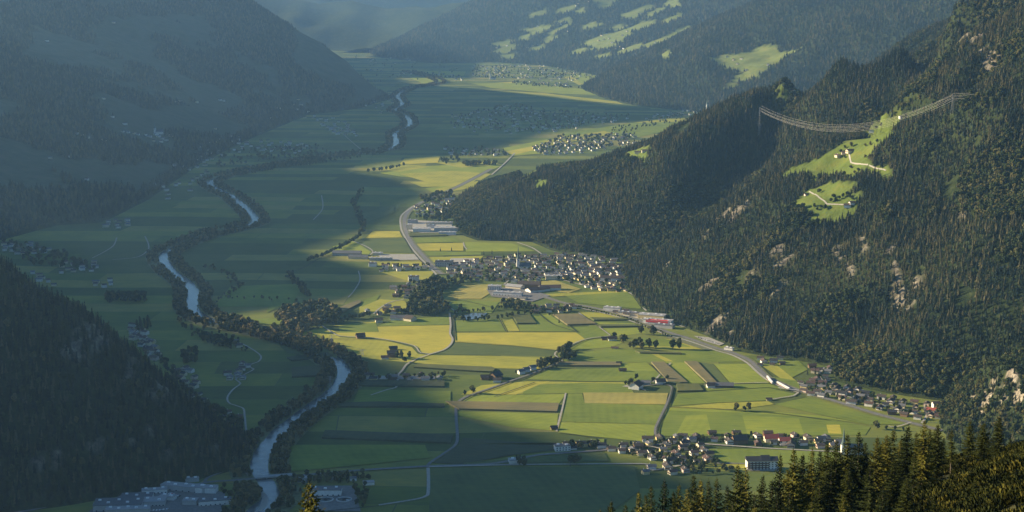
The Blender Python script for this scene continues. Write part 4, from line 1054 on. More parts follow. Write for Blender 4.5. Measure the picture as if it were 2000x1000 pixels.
# the single tree whose tip rises at the bottom edge
x, y, zt = W(596, 932, 150.0); zb = float(fg_z(np.array([x]), np.array([y]))[0])
M_needles_sunpaint = foliage('sun_painted_needles', (0.05, 0.055, 0.008), (0.16, 0.14, 0.014), (0.34, 0.27, 0.03), 2.0)  # brighter copy of the spruce needles, low sun put into the colours
SN[6][0].materials.clear(); SN[6][0].materials.append(M_needles_sunpaint)
put_spruce(x, y, zt - 21.0, 21.0, 6, 'lone spruce tip with sun-painted golden needles rising at the bottom edge, above the river', group=None, wid=1.0)
for (px, py, Yd, h, lb) in ((1826, 940, 240, 5.5, 'small young spruce standing in the pine thicket, left of its fellow'), (1905, 948, 225, 6, 'small pale spruce standing in the pine thicket near the lower right corner'), (1975, 830, 322, 5, 'little spruce on the rim of the thicket by the right edge')):
    x, y, zt = W(px, py, Yd); zb = float(fg_z(np.array([x]), np.array([y]))[0]); put_spruce(x, y, zb - .2, h, 0, lb, 'young spruces in the pine thicket', wid=1.25)

# mountain pine thicket: bushy upright shoots, one mass
def pine_bush(seed):
    r = random.Random(seed); v = []; f = []
    for k in range(60):
        a = r.random() * 6.28; q = r.random() ** .6 * 0.9; c = Vector((q * math.cos(a), q * math.sin(a), 0.15 + 0.75 * (1 - q * q) * r.uniform(.6, 1)))
        lean = Vector((math.cos(a) * q * .5, math.sin(a) * q * .5, 1)).normalized()
        for j in range(5):
            b = r.random() * 6.28; d = (lean * 0.8 + Vector((math.cos(b), math.sin(b), .1)) * .55).normalized()
            w_ = d.cross(lean).normalized() * 0.032; t_ = c + d * r.uniform(.16, .3); n = len(v)
            v.extend([tuple(c - w_ - lean * .12), tuple(c + w_ - lean * .12), tuple(t_ + w_ * .8), tuple(t_ - w_ * .8)]); f.append((n, n + 1, n + 2, n + 3))
    me = bpy.data.meshes.new('pine'); me.from_pydata(v, [], f); me.materials.append(M_pine); return bpy.data.objects.new('pine', me)
M_pine = foliage('mountain_pine_needles', (0.016, 0.022, 0.006), (0.048, 0.052, 0.010), (0.14, 0.12, 0.020), 0.5)
PB = [pine_bush(1), pine_bush(2)]
Xq, Yq = np.meshgrid(np.arange(-60, 190, 1.25), np.arange(25, 400, 1.25))
Xq = (Xq + rng.uniform(-.6, .6, Xq.shape)).ravel(); Yq = (Yq + rng.uniform(-.6, .6, Yq.shape)).ravel(); Zq = fg_z(Xq, Yq)
near_ = (Yq < 330) & ((Zq + 4.0 < H - 0.35 * Yq) | (np.abs(Xq) > 0.34 * Yq + 3))
k = ((in_view(Xq, Yq, Zq, top=5) & (Yq > 150)) | near_) & ((fbm(Xq, Yq, 18, 3, 311) > -0.10) | (Xq > 88))
Pq = np.stack([Xq[k], Yq[k], Zq[k] - 0.2], 1); pk = rng.random(len(Pq)) < .5; hh_ = rng.uniform(1.3, 2.9, len(Pq)) * (1 + fbm(Pq[:, 0], Pq[:, 1], 9, 2, 315))
for i_, s_ in enumerate((pk, ~pk)): scatter('mountain_pine_thicket', Pq[s_], hh_[s_], hh_[s_] * 0.9, PB[i_])
print('pines', len(Pq))
for (p_, h_) in [(q[0], q[1]) for q in NEAR_SPRUCES]: pass

# ------------------------------------------------------------------ buildings
def plain(name, c, rough=0.85, var=0.12, sc=0.6):
    m = mat(name, rough=rough); t = N(m)
    t.base(t.ramp(t.noise(t.pos(), sc, 4), [(0.3, tuple(v * (1 - var) for v in c)), (0.7, tuple(min(1, v * (1 + var)) for v in c))])); return m
WALLS = {'white': plain('white_plaster', (0.74, 0.71, 0.64)), 'cream': plain('cream_plaster', (0.66, 0.58, 0.42)), 'yellow': plain('yellow_plaster', (0.62, 0.50, 0.24)), 'grey': plain('grey_plaster', (0.42, 0.41, 0.39)),
         'timber': plain('timber_wall', (0.17, 0.11, 0.065)), 'pink': plain('pale_pink_plaster', (0.62, 0.48, 0.40))}
ROOFS = {'dark brown': plain('dark_brown_roof', (0.075, 0.058, 0.048)), 'grey': plain('grey_roof', (0.13, 0.13, 0.135)), 'red-brown': plain('red_brown_roof', (0.095, 0.060, 0.050)), 'red': plain('red_roof', (0.34, 0.085, 0.06)),
         'pale': plain('pale_flat_roof', (0.32, 0.31, 0.295)), 'black': plain('black_roof', (0.035, 0.036, 0.04))}
M_wood = plain('balcony_wood', (0.13, 0.075, 0.045)); M_glass = mat('window_glass', (0.03, 0.04, 0.05), 0.15, 0.6); M_white = plain('white_metal', (0.8, 0.79, 0.76)); M_red = plain('red_paint', (0.55, 0.05, 0.05)); M_concrete = plain('concrete', (0.42, 0.41, 0.38)); M_steel = mat('galvanised_steel', (0.30, 0.31, 0.31), 0.5)
M_copper = plain('spire_copper', (0.10, 0.14, 0.13)); M_dark = mat('dark_opening', (0.03, 0.028, 0.025), 0.8)

cache = {}
def house_meshes(w, d, e, r, wall, roof):
    key = (w, d, e, r, wall, roof)
    if key in cache: return cache[key]
    a = MB(); hw, hd = w / 2, d / 2                     # gable ends face +-x, ridge runs along x
    a.quad([(-hw, -hd, -1), (hw, -hd, -1), (hw, -hd, e), (-hw, -hd, e)]); a.quad([(hw, hd, -1), (-hw, hd, -1), (-hw, hd, e), (hw, hd, e)])
    a.quad([(hw, -hd, -1), (hw, hd, -1), (hw, hd, e), (hw, 0, e + r), (hw, -hd, e)]); a.quad([(-hw, hd, -1), (-hw, -hd, -1), (-hw, -hd, e), (-hw, 0, e + r), (-hw, hd, e)])
    b = MB(); o = 1.1; k = r / hd; th = 0.3
    for s in (-1, 1):
        y1 = s * (hd + o); z1 = e - o * k
        top = [(-hw - o, 0, e + r + th + .03), (hw + o, 0, e + r + th + .03), (hw + o, y1, z1 + th + .03), (-hw - o, y1, z1 + th + .03)]
        bot = [(p[0], p[1], p[2] - th) for p in top]
        if s > 0: top, bot = top, bot
        b.quad(top if s < 0 else top[::-1]); b.quad(bot[::-1] if s < 0 else bot)
        for i in ((1, 2), (2, 3), (3, 0)): b.quad([bot[i[0]], bot[i[1]], top[i[1]], top[i[0]]])
    c = MB(); c.box(-w * .2 - .5, -w * .2 + .5, hd * .25, hd * .25 + .9, e + r * .5, e + r + 1.3)
    g = MB(); g.box(-hw - 1.3, -hw - .01, -hd * .85, hd * .85, e * .48, e * .48 + 1.1)
    cache[key] = (a.mesh('wall', WALLS[wall]), b.mesh('roof', ROOFS[roof]), c.mesh('chimney', WALLS['grey']), g.mesh('balcony', M_wood)); return cache[key]
def put_house(x, y, z, rot, spec, label, group, name='house', cat='house', balcony=True, chimney=True):
    ms = house_meshes(*spec); root = bpy.data.objects.new(name, None); C.objects.link(root); root.location = (x, y, z); root.rotation_euler = (0, 0, rot)
    tag(root, label, cat, group)
    link('wall', ms[0], parent=root); link('roof', ms[1], parent=root)
    if chimney: link('chimney', ms[2], parent=root)
    if balcony: link('balcony', ms[3], parent=root)
    return root

VILLAGES = [ # name, phrase, polygon px, spacing m, max count, base angle
    ('village at the foot of the forest', [(1560,748),(1590,742),(1640,756),(1700,770),(1780,787),(1850,792),(1858,812),(1810,822),(1745,811),(1660,789),(1600,776),(1562,768)], 19, 78, -0.45),
    ('village at the foot of the forest', [(1590,722),(1625,722),(1625,742),(1596,745)], 19, 8, -0.3),
    ('village at the meadow edge', [(1186,876),(1250,862),(1330,856),(1375,868),(1388,884),(1380,905),(1345,915),(1290,903),(1240,890),(1200,884)], 18, 62, 0.25),
    ('village street beside the field', [(1320,856),(1400,848),(1480,848),(1640,860),(1645,876),(1530,873),(1440,868),(1375,864)], 20, 34, 0.1),
    ('church village', [(870,520),(940,508),(1010,500),(1130,498),(1200,510),(1212,528),(1140,534),(1080,545),(1015,552),(930,548),(880,540)], 21, 175, 0.1),
    ('church village', [(1090,530),(1212,520),(1218,562),(1225,572),(1160,566),(1110,552)], 19, 72, 0.35),
    ('houses by the wooded stream', [(770,560),(850,552),(840,582),(790,584),(765,578)], 24, 26, 0.0),
    ('row north of the fields', [(738,522),(840,520),(845,528),(745,531)], 22, 18, 0.05),
    ('hamlet below the dark crag', [(262,648),(300,672),(312,700),(300,706),(255,660)], 18, 24, -0.5),
    ('hamlet below the dark crag', [(345,722),(378,722),(398,790),(380,795),(340,735)], 19, 17, -0.5),
    ('far', [(810,405),(885,390),(880,420),(820,425)], 26, 34, 0.1),
    ('far', [(1035,290),(1100,268),(1180,262),(1240,262),(1240,285),(1130,300),(1050,303)], 28, 110, 0.1),
    ('far', [(868,292),(990,293),(990,305),(870,303)], 30, 26, 0.1),
    ('far', [(880,225),(1000,205),(1100,225),(1240,228),(1200,240),(1060,262),(950,262),(880,250)], 42, 120, 0.1),
    ('far', [(930,130),(1000,125),(1080,128),(1180,140),(1190,152),(1100,160),(1020,155),(920,150)], 45, 130, 0.1),
    ('far', [(770,140),(860,142),(905,150),(910,160),(860,150),(780,146)], 45, 30, 0.1),
    ('far', [(740,80),(830,100),(830,125),(730,125),(700,100)], 80, 40, 0.1),
    ('far', [(1240,230),(1370,212),(1380,222),(1290,236)], 35, 25, 0.1), ('far', [(1020,160),(1110,160),(1130,168),(1040,168)], 40, 14, .1),
    ('far', [(640,250),(680,245),(700,268),(650,262)], 40, 18, 0.1), ('far', [(420,270),(600,280),(600,300),(520,300),(450,300),(400,320),(385,330),(390,300)], 30, 60, 0.1),
    ('far', [(330,335),(400,318),(410,350),(345,368)], 34, 12, .3), ('far', [(600,232),(650,228),(700,250),(650,262)], 40, 20, .1), ('far', [(300,380),(380,350),(400,372),(320,395)], 60, 6, .2), ('far', [(700,205),(760,196),(790,215),(720,225)], 60, 14, .1), ('far', [(520,225),(600,215),(620,228),(540,240)], 50, 10, .1),
    ('far', [(240,640),(262,632),(300,668),(290,676)], 20, 12, -.5), ('far', [(0,478),(60,475),(100,482),(90,496),(40,500),(0,496)], 22, 18, 0.3), ('far', [(115,512),(190,512),(190,530),(120,535)], 26, 14, 0.3), ('far', [(195,435),(250,430),(250,445),(200,447)], 28, 10, 0.3), ('far', [(60,532),(100,545),(110,560),(70,548)], 22, 6, .3), ('far', [(180,550),(215,548),(220,560),(190,563)], 26, 7, .3),
    ('scattered houses of the dark side', [(470,665),(455,665),(455,678),(470,680)], 20, 3, .2), ('scattered houses of the dark side', [(470,712),(500,712),(500,722),(470,724)], 20, 3, .2), ('scattered houses of the dark side', [(442,728),(478,728),(478,742),(442,742)], 20, 5, .1), ('scattered houses of the dark side', [(385,800),(430,800),(470,818),(440,826)], 24, 8, .1),
    ('houses beside the long road', [(1090,872),(1160,868),(1175,874),(1100,880)], 17, 7, .1), ('houses in the shaded meadow corner', [(1255,915),(1290,912),(1340,918),(1340,926),(1260,926)], 22, 6, .2),
    ('houses at the road bend', [(1470,703),(1528,700),(1530,714),(1480,714)], 19, 9, -0.2), ('houses of the stream bend', [(705,612),(760,600),(830,600),(800,612),(760,618)], 24, 9, .2), ('garden houses below the factory', [(1040,600),(1130,598),(1110,612),(1045,612)], 18, 20, .1),
    ('shaded farm row', [(720,737),(870,735),(868,745),(720,744)], 22, 14, .05), ('roadside works', [(1180,603),(1250,614),(1240,620),(1180,609)], 22, 10, -.35),
]
DIRT = {'church': G(1012, 525)}
blocked = [GA([(985,556),(1075,550),(1120,575),(1060,590),(960,590)]), GA([(1000,512),(1030,512),(1030,530),(1000,530)]), GA([(1225,606),(1320,618),(1316,642),(1225,625)])]
occ = []     # house places
vr = np.random.default_rng(77)
for vi, (nm, poly, sp, cnt, ang) in enumerate(VILLAGES):
    q = [tuple(v) for v in GA(poly)]; xs_ = [p[0] for p in q]; ys_ = [p[1] for p in q]; got = []
    for _ in range(cnt * 60):
        if len(got) >= cnt: break
        x = vr.uniform(min(xs_), max(xs_)); y = vr.uniform(min(ys_), max(ys_))
        if not inside(np.array([x]), np.array([y]), q)[0]: continue
        if any((x - a) ** 2 + ((y - b) * 0.8) ** 2 < sp * sp for a, b in got): continue
        if any(inside(np.array([x]), np.array([y]), bq)[0] for bq in blocked): continue
        if float(right.zi(x, y)) > 2 or float(near.zi(x, y)) > 3: continue
        got.append((x, y))
    for x, y in got: occ.append([x, y, max(0.0, float(left.zi(x, y))), nm, ang + vr.normal(0, .12)])
# farms on the slopes
for h, spots in ((right, [(1648,302),(1660,300),(1636,308),(1575,382),(1655,408),(1664,402),(1702,262),(1547,182),(1246,300),(1258,298),(1760,238)]), (mid, [(1432,118),(1440,126),(1458,138),(1500,128),(1420,112),(1448,116)]),
                 (sunny, [(1170,80),(1180,78),(1215,70),(1225,62),(1212,92),(1205,96),(1195,84),(1050,52),(1095,48),(1105,44),(1040,90),(1048,88),(1030,94),(1280,84),(1300,76),(1250,28),(1130,8),(1150,4),(1125,12),(990,90),(970,94),(1110,62),(1175,70),(1230,36),(1190,76),(1218,96)]),
                 (left, [(150,262),(160,266),(172,270),(195,275),(205,277),(240,258),(250,260),(262,262),(270,264),(285,265),(292,268),(305,264),(310,268),(318,272),(330,266),(340,268),(300,276),(315,278),(325,275),(345,200),(352,199),(385,201),(430,197),(437,198),(530,232),(582,228),(612,232),(620,238),(632,245),(640,250),(648,255),(220,230),(98,310),(132,307),(170,352),(222,46),(92,81),(203,194),(300,362),(318,366),(244,244)])):
    for px, py in spots:
        p = h.hit(px, py, y1=19000)
        if p: occ.append([p[0], p[1], p[2], 'slope', vr.normal(0, .5)])
occ.sort(key=lambda o_: math.hypot(o_[0], o_[1]))
def pixel(x, y, z):
    d = y * CP - (z - H) * SP; u = y * SP + (z - H) * CP; return 1000 + F * x / d, 500 - F * u / d
IND = [o_ for o_ in occ if o_[3] != 'far'][:278]; ids = {id(o_) for o_ in IND}; REST = [o_ for o_ in occ if id(o_) not in ids]
print('houses', len(occ), 'individual', len(IND))
houses = []
for o_ in IND:
    far_ = math.hypot(o_[0], o_[1]) > 3800
    wall = vr.choice(['white', 'white', 'white', 'cream', 'cream', 'yellow', 'pink', 'timber']); roof = vr.choice(['dark brown', 'dark brown', 'dark brown', 'grey', 'black', 'red-brown'] if o_[3] != 'slope' else ['dark brown', 'red-brown'])
    shape = [(12, 10, 5.2, 2.3), (14, 11, 5.6, 2.6), (10, 9, 5.0, 2.1), (17, 12, 6.0, 2.9), (9, 7, 3.2, 1.8)][vr.choice(5, p=[.34, .26, .2, .1, .1])]
    houses.append((o_, wall, roof, shape))
word = {(12, 10): 'mid-sized', (14, 11): 'large', (10, 9): 'small', (17, 12): 'very large', (9, 7): 'tiny'}
groups = {}
for hs_ in houses:
    o_, wall, roof, shape = hs_; px, py = pixel(o_[0], o_[1], o_[2])
    groups.setdefault((o_[3], wall, roof), []).append((px, hs_))
short = {'village at the foot of the forest': 'village at the forest foot', 'village at the meadow edge': 'lower right village', 'village street beside the field': 'street behind the round field', 'church village': 'village around the tall spire',
         'slope': 'the slope clearings', 'houses by the wooded stream': 'cluster by the wooded stream'}
for (vn, wall, roof), L in groups.items():
    L.sort(key=lambda q: q[0])
    for i, (px, (o_, w_, r_, shape)) in enumerate(L):
        place = short.get(vn, vn)
        lb = f'{w_} house with {r_} roof, {ordinal(i)} from left in {place}' if len(L) > 1 else f'only {w_} house with {r_} roof in {place}'
        gable_turn = math.pi / 2 if vr.random() < 0.35 else 0
        put_house(o_[0], o_[1], o_[2], o_[4] + gable_turn, (*shape, w_, r_), lb, 'houses of the ' + place if not vn.startswith('house') else vn, balcony=shape[0] > 11, chimney=shape[0] > 9)
# the houses too many or too small to single out: one mass
mbs = MB()
for o_ in REST:
    x, y, z, nm, ang = o_; w_, d_, e_, r_ = (vr.uniform(11, 19), vr.uniform(9, 12), vr.uniform(4.5, 7), 2.4); ca, sa = math.cos(ang), math.sin(ang)
    if vr.random() < .4: w_, d_ = d_, w_
    def T(a, b, c): return (x + a * ca - b * sa, y + a * sa + b * ca, z + c)
    hw, hd = w_ / 2, d_ / 2; wm = int(vr.integers(0, 3)); rm = 3 + int(vr.integers(0, 3))
    mbs.quad([T(-hw, -hd, -1), T(hw, -hd, -1), T(hw, -hd, e_), T(-hw, -hd, e_)], wm); mbs.quad([T(hw, hd, -1), T(-hw, hd, -1), T(-hw, hd, e_), T(hw, hd, e_)], wm)
    mbs.quad([T(hw, -hd, -1), T(hw, hd, -1), T(hw, hd, e_), T(hw, 0, e_ + r_), T(hw, -hd, e_)], wm); mbs.quad([T(-hw, hd, -1), T(-hw, -hd, -1), T(-hw, -hd, e_), T(-hw, 0, e_ + r_), T(-hw, hd, e_)], wm)
    k = r_ / hd
    for s in (-1, 1): 
        q = [T(-hw - 1, 0, e_ + r_ + .3), T(hw + 1, 0, e_ + r_ + .3), T(hw + 1, s * (hd + 1), e_ - k + .3), T(-hw - 1, s * (hd + 1), e_ - k + .3)]; mbs.quad(q if s < 0 else q[::-1], rm)
o = link('distant_houses', mbs.mesh('distant_houses', [WALLS['white'], WALLS['cream'], WALLS['white'], ROOFS['dark brown'], ROOFS['grey'], ROOFS['red-brown']])); tag(o, kind='stuff')

# ---- larger single buildings
def empty(name, px, py, rot, label, cat, group=None, z=0.0, world=None):
    x, y = world if world else G(px, py); r = bpy.data.objects.new(name, None); C.objects.link(r); r.location = (x, y, z); r.rotation_euler = (0, 0, rot); tag(r, label, cat, group); return r
def barn(px, py, w, d, e, r, rot, wall, roof, label, cat='barn', name='barn', group=None, world=None, z=0):
    x, y = world if world else G(px, py); return put_house(x, y, z, rot, (w, d, e, r, wall, roof), label, group, name=name, cat=cat, balcony=False, chimney=False)
def flat_block(px, py, w, d, h, rot, wall, roof, label, name='industrial_hall', cat='industrial building', group=None, rows=0, cols=0, extra=True):
    r = empty(name, px, py, rot, label, cat, group)
    a = MB(); a.box(-w / 2, w / 2, -d / 2, d / 2, -1, h, top=False); link('wall', a.mesh('wall', WALLS[wall] if isinstance(wall, str) else wall), parent=r)
    b = MB(); b.box(-w / 2 - .4, w / 2 + .4, -d / 2 - .4, d / 2 + .4, h + .003, h + .8); ro = link('roof', b.mesh('roof', ROOFS[roof] if isinstance(roof, str) else roof), parent=r)
    if extra:
        n_ = max(2, int(w / 12)); ms = MB(); ms.box(-2, 2, -1.6, 1.6, 0, 1.6); me = ms.mesh('rooflight', M_white)
        for k in range(n_): link('rooflight', me, parent=ro, loc=(-w / 2 + (k + .5) * w / n_, (-1) ** k * d * .18, h + .803))
    if rows:
        wm = MB(); wm.box(-1.0, 1.0, -.12, .05, 0, 1.5); me = wm.mesh('window', M_glass)
        for i in range(rows):
            for j in range(cols): link('window', me, parent=r, loc=(-w / 2 + (j + .5) * w / cols, -d / 2 - .02, 1.2 + i * (h - 1) / rows))
    return r
def church(px, py, base_h, spire_h, label, rot=0.1, nave=(26, 13, 9, 7), world=None, z=0, s=1.0):
    r = empty('church', px, py, rot, label, 'church', world=world, z=z)
    a = MB(); a.box(-3.6, 3.6, -3.6, 3.6, -1, base_h, top=True); tw = link('tower', a.mesh('tower', WALLS['white']), parent=r)
    b = MB(); n_ = 8
    ring = lambda rr, zz: [(rr * math.cos(math.pi / 8 + k * math.pi / 4), rr * math.sin(math.pi / 8 + k * math.pi / 4), zz) for k in range(8)]
    A, B_, D_ = ring(4.2, base_h + .01), ring(2.2, base_h + spire_h * .28), ring(.12, base_h + spire_h)
    for k in range(8): b.quad([A[k], A[(k + 1) % 8], B_[(k + 1) % 8], B_[k]]); b.quad([B_[k], B_[(k + 1) % 8], D_[(k + 1) % 8], D_[k]])
    link('spire', b.mesh('spire', M_copper), parent=tw)
    c = MB(); c.box(-1, 1, -3.75, -3.61, base_h - 5, base_h - 2); link('belfry_window', c.mesh('belfry_window', M_dark), parent=tw)
    w_, d_, e_, r_ = nave; ms = house_meshes(w_, d_, e_, r_, 'white', 'grey')
    na = link('nave', ms[0], parent=r, loc=(w_ / 2 + 3.6, 0, 0)); link('nave_roof', ms[1], parent=na)
    r.scale = (s, s, s); return r
church(1012, 526, 26, 32, 'tall white church tower with slim dark spire in the middle of the large village', s=1.05)
church(1647, 887, 15, 27, 'white church with slender green spire rising just behind the front spruces')
church(1381, 218, 30, 30, 'tiny pale church far behind the forest shoulder', s=1.25)
church(958, 155, 30, 30, 'distant pale church in the sunlit town at valley end', s=1.2)
p = left.hit(303, 262); church(0, 0, 22, 22, 'small church with pointed tower in the shaded hillside village', world=(p[0], p[1]), z=p[2], s=1.1)

flat_block(992, 577, 70, 16, 8, -0.30, 'white', 'pale', 'long white factory hall with pale flat roof south of the church village', rows=1, cols=10)
flat_block(966, 566, 30, 20, 10, -0.15, 'white', 'pale', 'square white factory block with bands of windows at the village edge', rows=3, cols=7)
barn(1006, 563, 40, 22, 6, 4, -0.5, 'cream', 'pale', 'cream hall with pale pitched roof beside the long factory', 'hall', 'hall')
barn(1034, 560, 52, 34, 9, 5, -0.15, 'timber', 'dark brown', 'big dark brown riding hall behind the factory', 'hall', 'hall')
barn(1050, 569, 54, 24, 6, 4.5, 0.55, 'white', 'red-brown', 'long hall with red-brown roof and white gable near the highway', 'hall', 'hall')
barn(1074, 566, 50, 22, 7, 5, 0.1, 'white', 'red-brown', 'lower wing hall with red-brown roof right of the long gabled hall', 'hall', 'hall')
barn(1012, 584, 44, 12, 4, 2.5, -0.55, 'cream', 'grey', 'pale narrow warehouse in front of the factory beside the road', 'warehouse', 'warehouse')
barn(1196, 548, 58, 20, 8, 5, -0.12, 'white', 'dark brown', 'long white lodging house with dark roof below the forest edge', 'lodging house', 'lodging_house')
flat_block(1082, 546, 40, 16, 10, 0.0, 'cream', 'pale', 'cream school building with flat roof east of the spire', 'school', 'school', rows=2, cols=8)
flat_block(868, 519, 46, 26, 12, 0.0, 'grey', 'black', 'dark block with flat roof beside the highway junction', rows=2, cols=8)
flat_block(822, 573, 10, 10, 7, 0.1, 'white', 'pale', 'small white block by the wooded stream')
flat_block(808, 548, 26, 16, 11, 0.1, 'white', 'dark brown', 'tall white guesthouse standing alone at the field corner', 'guesthouse', 'guesthouse', rows=3, cols=5)
# strip of halls at the forest tip
for i, (px, py, w, d, h, wl, rf, lb) in enumerate([(824, 452, 50, 30, 9, 'white', 'pale', 'white hall with pale roof, left one of the pair at the forest tip'), (872, 450, 70, 34, 9, 'grey', 'pale', 'large grey hall with striped pale roof at the forest tip'),
        (874, 458, 50, 16, 7, 'white', 'pale', 'narrow white hall in front of the large grey hall'), (800, 448, 16, 16, 14, 'cream', 'pale', 'cream silo block beside the railway curve'), (806, 436, 30, 22, 10, 'grey', 'grey', 'grey depot beside the railway, upper one'),
        (858, 438, 80, 14, 6, 'cream', 'pale', 'long cream shed row behind the large grey hall'), (842, 445, 26, 20, 8, 'white', 'grey', 'white workshop between the two halls')]):
    flat_block(px, py, w, d, h, 0.0, wl, rf, lb)
barn(678, 498, 74, 24, 7, 5, -0.1, 'grey', 'grey', 'long dark greenhouse barn left of the gravel yard', 'barn'); barn(700, 505, 50, 16, 6, 4, -0.1, 'cream', 'grey', 'lower cream shed in front of the long dark barn', 'shed', 'shed')
flat_block(738, 498, 26, 14, 6, 0.0, 'cream', 'pale', 'small cream office at the gravel yard'); flat_block(744, 508, 60, 12, 6, 0.0, 'grey', 'pale', 'long grey shed below the gravel yard'); flat_block(728, 520, 20, 18, 9, .1, 'white', 'dark brown', 'white farmhouse block left of the house row')
# roadside works at the forest foot
flat_block(1274, 622, 58, 26, 9, -0.35, 'yellow', 'pale', 'yellow flat-roofed factory below the forest', rows=1, cols=8)
r_ = flat_block(1288, 632, 56, 24, 8, -0.35, 'white', 'pale', 'white market hall with bright red roof band beside the highway', 'market_hall', 'market hall'); b = MB(); b.box(-27, 22, -12.6, -12.41, 4.2, 7.9); link('red_band', b.mesh('red_band', M_red), parent=r_)
b = MB(); b.box(-27, 22, -12, -2, 8.81, 9.2); link('red_roof_panel', b.mesh('red_roof_panel', M_red), parent=r_)
flat_block(1262, 631, 12, 12, 9, -0.35, 'white', 'pale', 'small white tower block left of the market hall'); flat_block(1298, 640, 40, 18, 7, -0.4, 'grey', 'grey', 'grey workshop in front of the market hall'); flat_block(1228, 616, 44, 16, 7, -0.35, 'cream', 'grey', 'cream roadside workshop row, right one'); flat_block(1196, 607, 38, 16, 8, -0.35, 'white', 'pale', 'white roadside workshop row, left one')
flat_block(1424, 684, 18, 10, 5, -0.5, 'white', 'pale', 'small white station house by the highway curve', 'station_house', 'station house')
# farms in the fields
barn(704, 660, 17, 12, 4.5, 6, 0.35, 'timber', 'red-brown', 'lone hay barn with steep red-brown roof in the yellow field')
barn(768, 683, 15, 9, 4, 3.5, 0.2, 'timber', 'black', 'dark field barn beside a patch of bare soil'); barn(765, 697, 17, 14, 9, 4, 0.1, 'timber', 'black', 'tall dark farmhouse with trees by the shadow edge', 'farmhouse', 'farmhouse'); barn(752, 701, 14, 9, 4, 3, 0.1, 'white', 'red-brown', 'white shed left of the tall dark farmhouse', 'shed', 'shed')
barn(784, 624, 46, 17, 5, 5, 0.0, 'white', 'grey', 'long barn with grey roof below the wood'); barn(801, 626, 20, 20, 6, 5.5, -0.6, 'cream', 'dark brown', 'cream gabled barn at the right end of the long grey barn'); barn(740, 629, 15, 11, 6, 3, 0.2, 'cream', 'dark brown', 'cream farmhouse below the hedge of the stream', 'farmhouse', 'farmhouse')
barn(968, 739, 21, 17, 7, 6, 0.9, 'timber', 'black', 'black-roofed barn of the farm by the country road'); barn(947, 741, 14, 11, 5, 4, 0.1, 'timber', 'dark brown', 'dark shed left of the black-roofed barn', 'shed', 'shed'); barn(971, 746, 14, 10, 5, 3, 0.0, 'white', 'dark brown', 'white farmhouse in front of the black-roofed barn', 'farmhouse', 'farmhouse')
for i, (px, py, lb) in enumerate([(1018, 730, 'lowest'), (1028, 726, 'middle'), (1040, 722, 'uppermost')]): barn(px, py, 12, 9, 6, 3, 0.5, 'white', 'grey', f'white house with grey roof, {lb} of three in a row by the country road', 'house', 'house', group='three houses by the country road')
barn(1106, 700, 13, 12, 8, 4, 0.3, 'grey', 'grey', 'grey farmhouse hidden between tall trees at the road fork', 'farmhouse', 'farmhouse'); barn(1104, 690, 11, 9, 5, 3, 0.3, 'white', 'grey', 'small white house behind the grey farmhouse')
barn(1196, 665, 17, 11, 5, 4, 0.1, 'white', 'dark brown', 'white-gabled farmhouse among trees in mid meadow', 'farmhouse', 'farmhouse'); barn(1180, 664, 10, 8, 4, 3, 0.1, 'timber', 'black', 'dark shed left of the white-gabled farmhouse', 'shed', 'shed'); barn(1201, 681, 13, 7, 2.5, 1.8, -0.2, 'cream', 'red-brown', 'low tan shed beside the meadow track', 'shed', 'shed')
barn(1242, 758, 25, 20, 6.5, 6.5, 1.15, 'white', 'red-brown', 'large farm barn with steep red-brown roof and white gable'); barn(1262, 750, 16, 10, 4, 3, -0.2, 'grey', 'grey', 'grey shed right of the large red-brown barn', 'shed', 'shed'); barn(1290, 750, 16, 13, 6, 4.5, 0.1, 'white', 'black', 'white farmhouse with black hipped-looking roof beside the farm track', 'farmhouse', 'farmhouse')
barn(1409, 756, 42, 16, 5, 4, -0.08, 'timber', 'grey', 'long cowshed with grey roof beside the maize strips'); barn(1388, 757, 14, 11, 5, 4, 0.1, 'white', 'dark brown', 'white house at left end of the long cowshed', 'house', 'house')
barn(1209, 711, 9, 6, 3, 2, 0, 'timber', 'black', 'small black hut at the end of the brown field, upper one', 'hut', 'hut'); barn(1216, 725, 13, 7, 3.5, 2.5, 0, 'timber', 'dark brown', 'dark hay hut in the meadow, lower one', 'hut', 'hut'); barn(1082, 839, 10, 8, 4, 3, .2, 'timber', 'red-brown', 'reddish hay hut at the end of the field path', 'hut', 'hut'); barn(1502, 782, 9, 6, 3, 2, 0, 'cream', 'dark brown', 'lone small hut in the wide green meadow', 'hut', 'hut')
barn(1604, 862, 12, 9, 6, 3, .2, 'white', 'grey', 'white house left of the slender church', 'house', 'house'); barn(1532, 868, 17, 13, 8, 4, .1, 'white', 'red', 'white house with bright red roof in the village street', 'house', 'house'); barn(1506, 862, 22, 14, 7, 5, .1, 'cream', 'red', 'wide house with red roof left of the tall white one', 'house', 'house'); barn(1444, 865, 22, 18, 7, 6, .2, 'timber', 'black', 'big black-roofed barn at the start of the village street'); barn(1586, 728 - 10, 14, 10, 5, 3, .1, 'timber', 'red-brown', 'red-brown cottage among trees near the forest village', 'cottage', 'cottage')
barn(1820, 806, 16, 10, 6, 3, -.4, 'cream', 'red', 'cream house with red roof at right end of the forest village', 'house', 'house'); barn(1830, 797, 16, 11, 9, 3, .1, 'white', 'dark brown', 'white house beside the last meadow under the crag', 'house', 'house'); barn(1845, 818, 32, 10, 5, 3, -.3, 'cream', 'red-brown', 'long cream shed below the last meadow', 'shed', 'shed')
flat_block(1010, 903, 26, 14, 5, .15, 'white', 'pale', 'white filling station with flat canopy roof by the long road', 'filling_station', 'filling station'); flat_block(1098, 879, 24, 14, 8, .2, 'white', 'grey', 'white block at left end of the lower village', 'guesthouse', 'guesthouse', rows=2, cols=5)
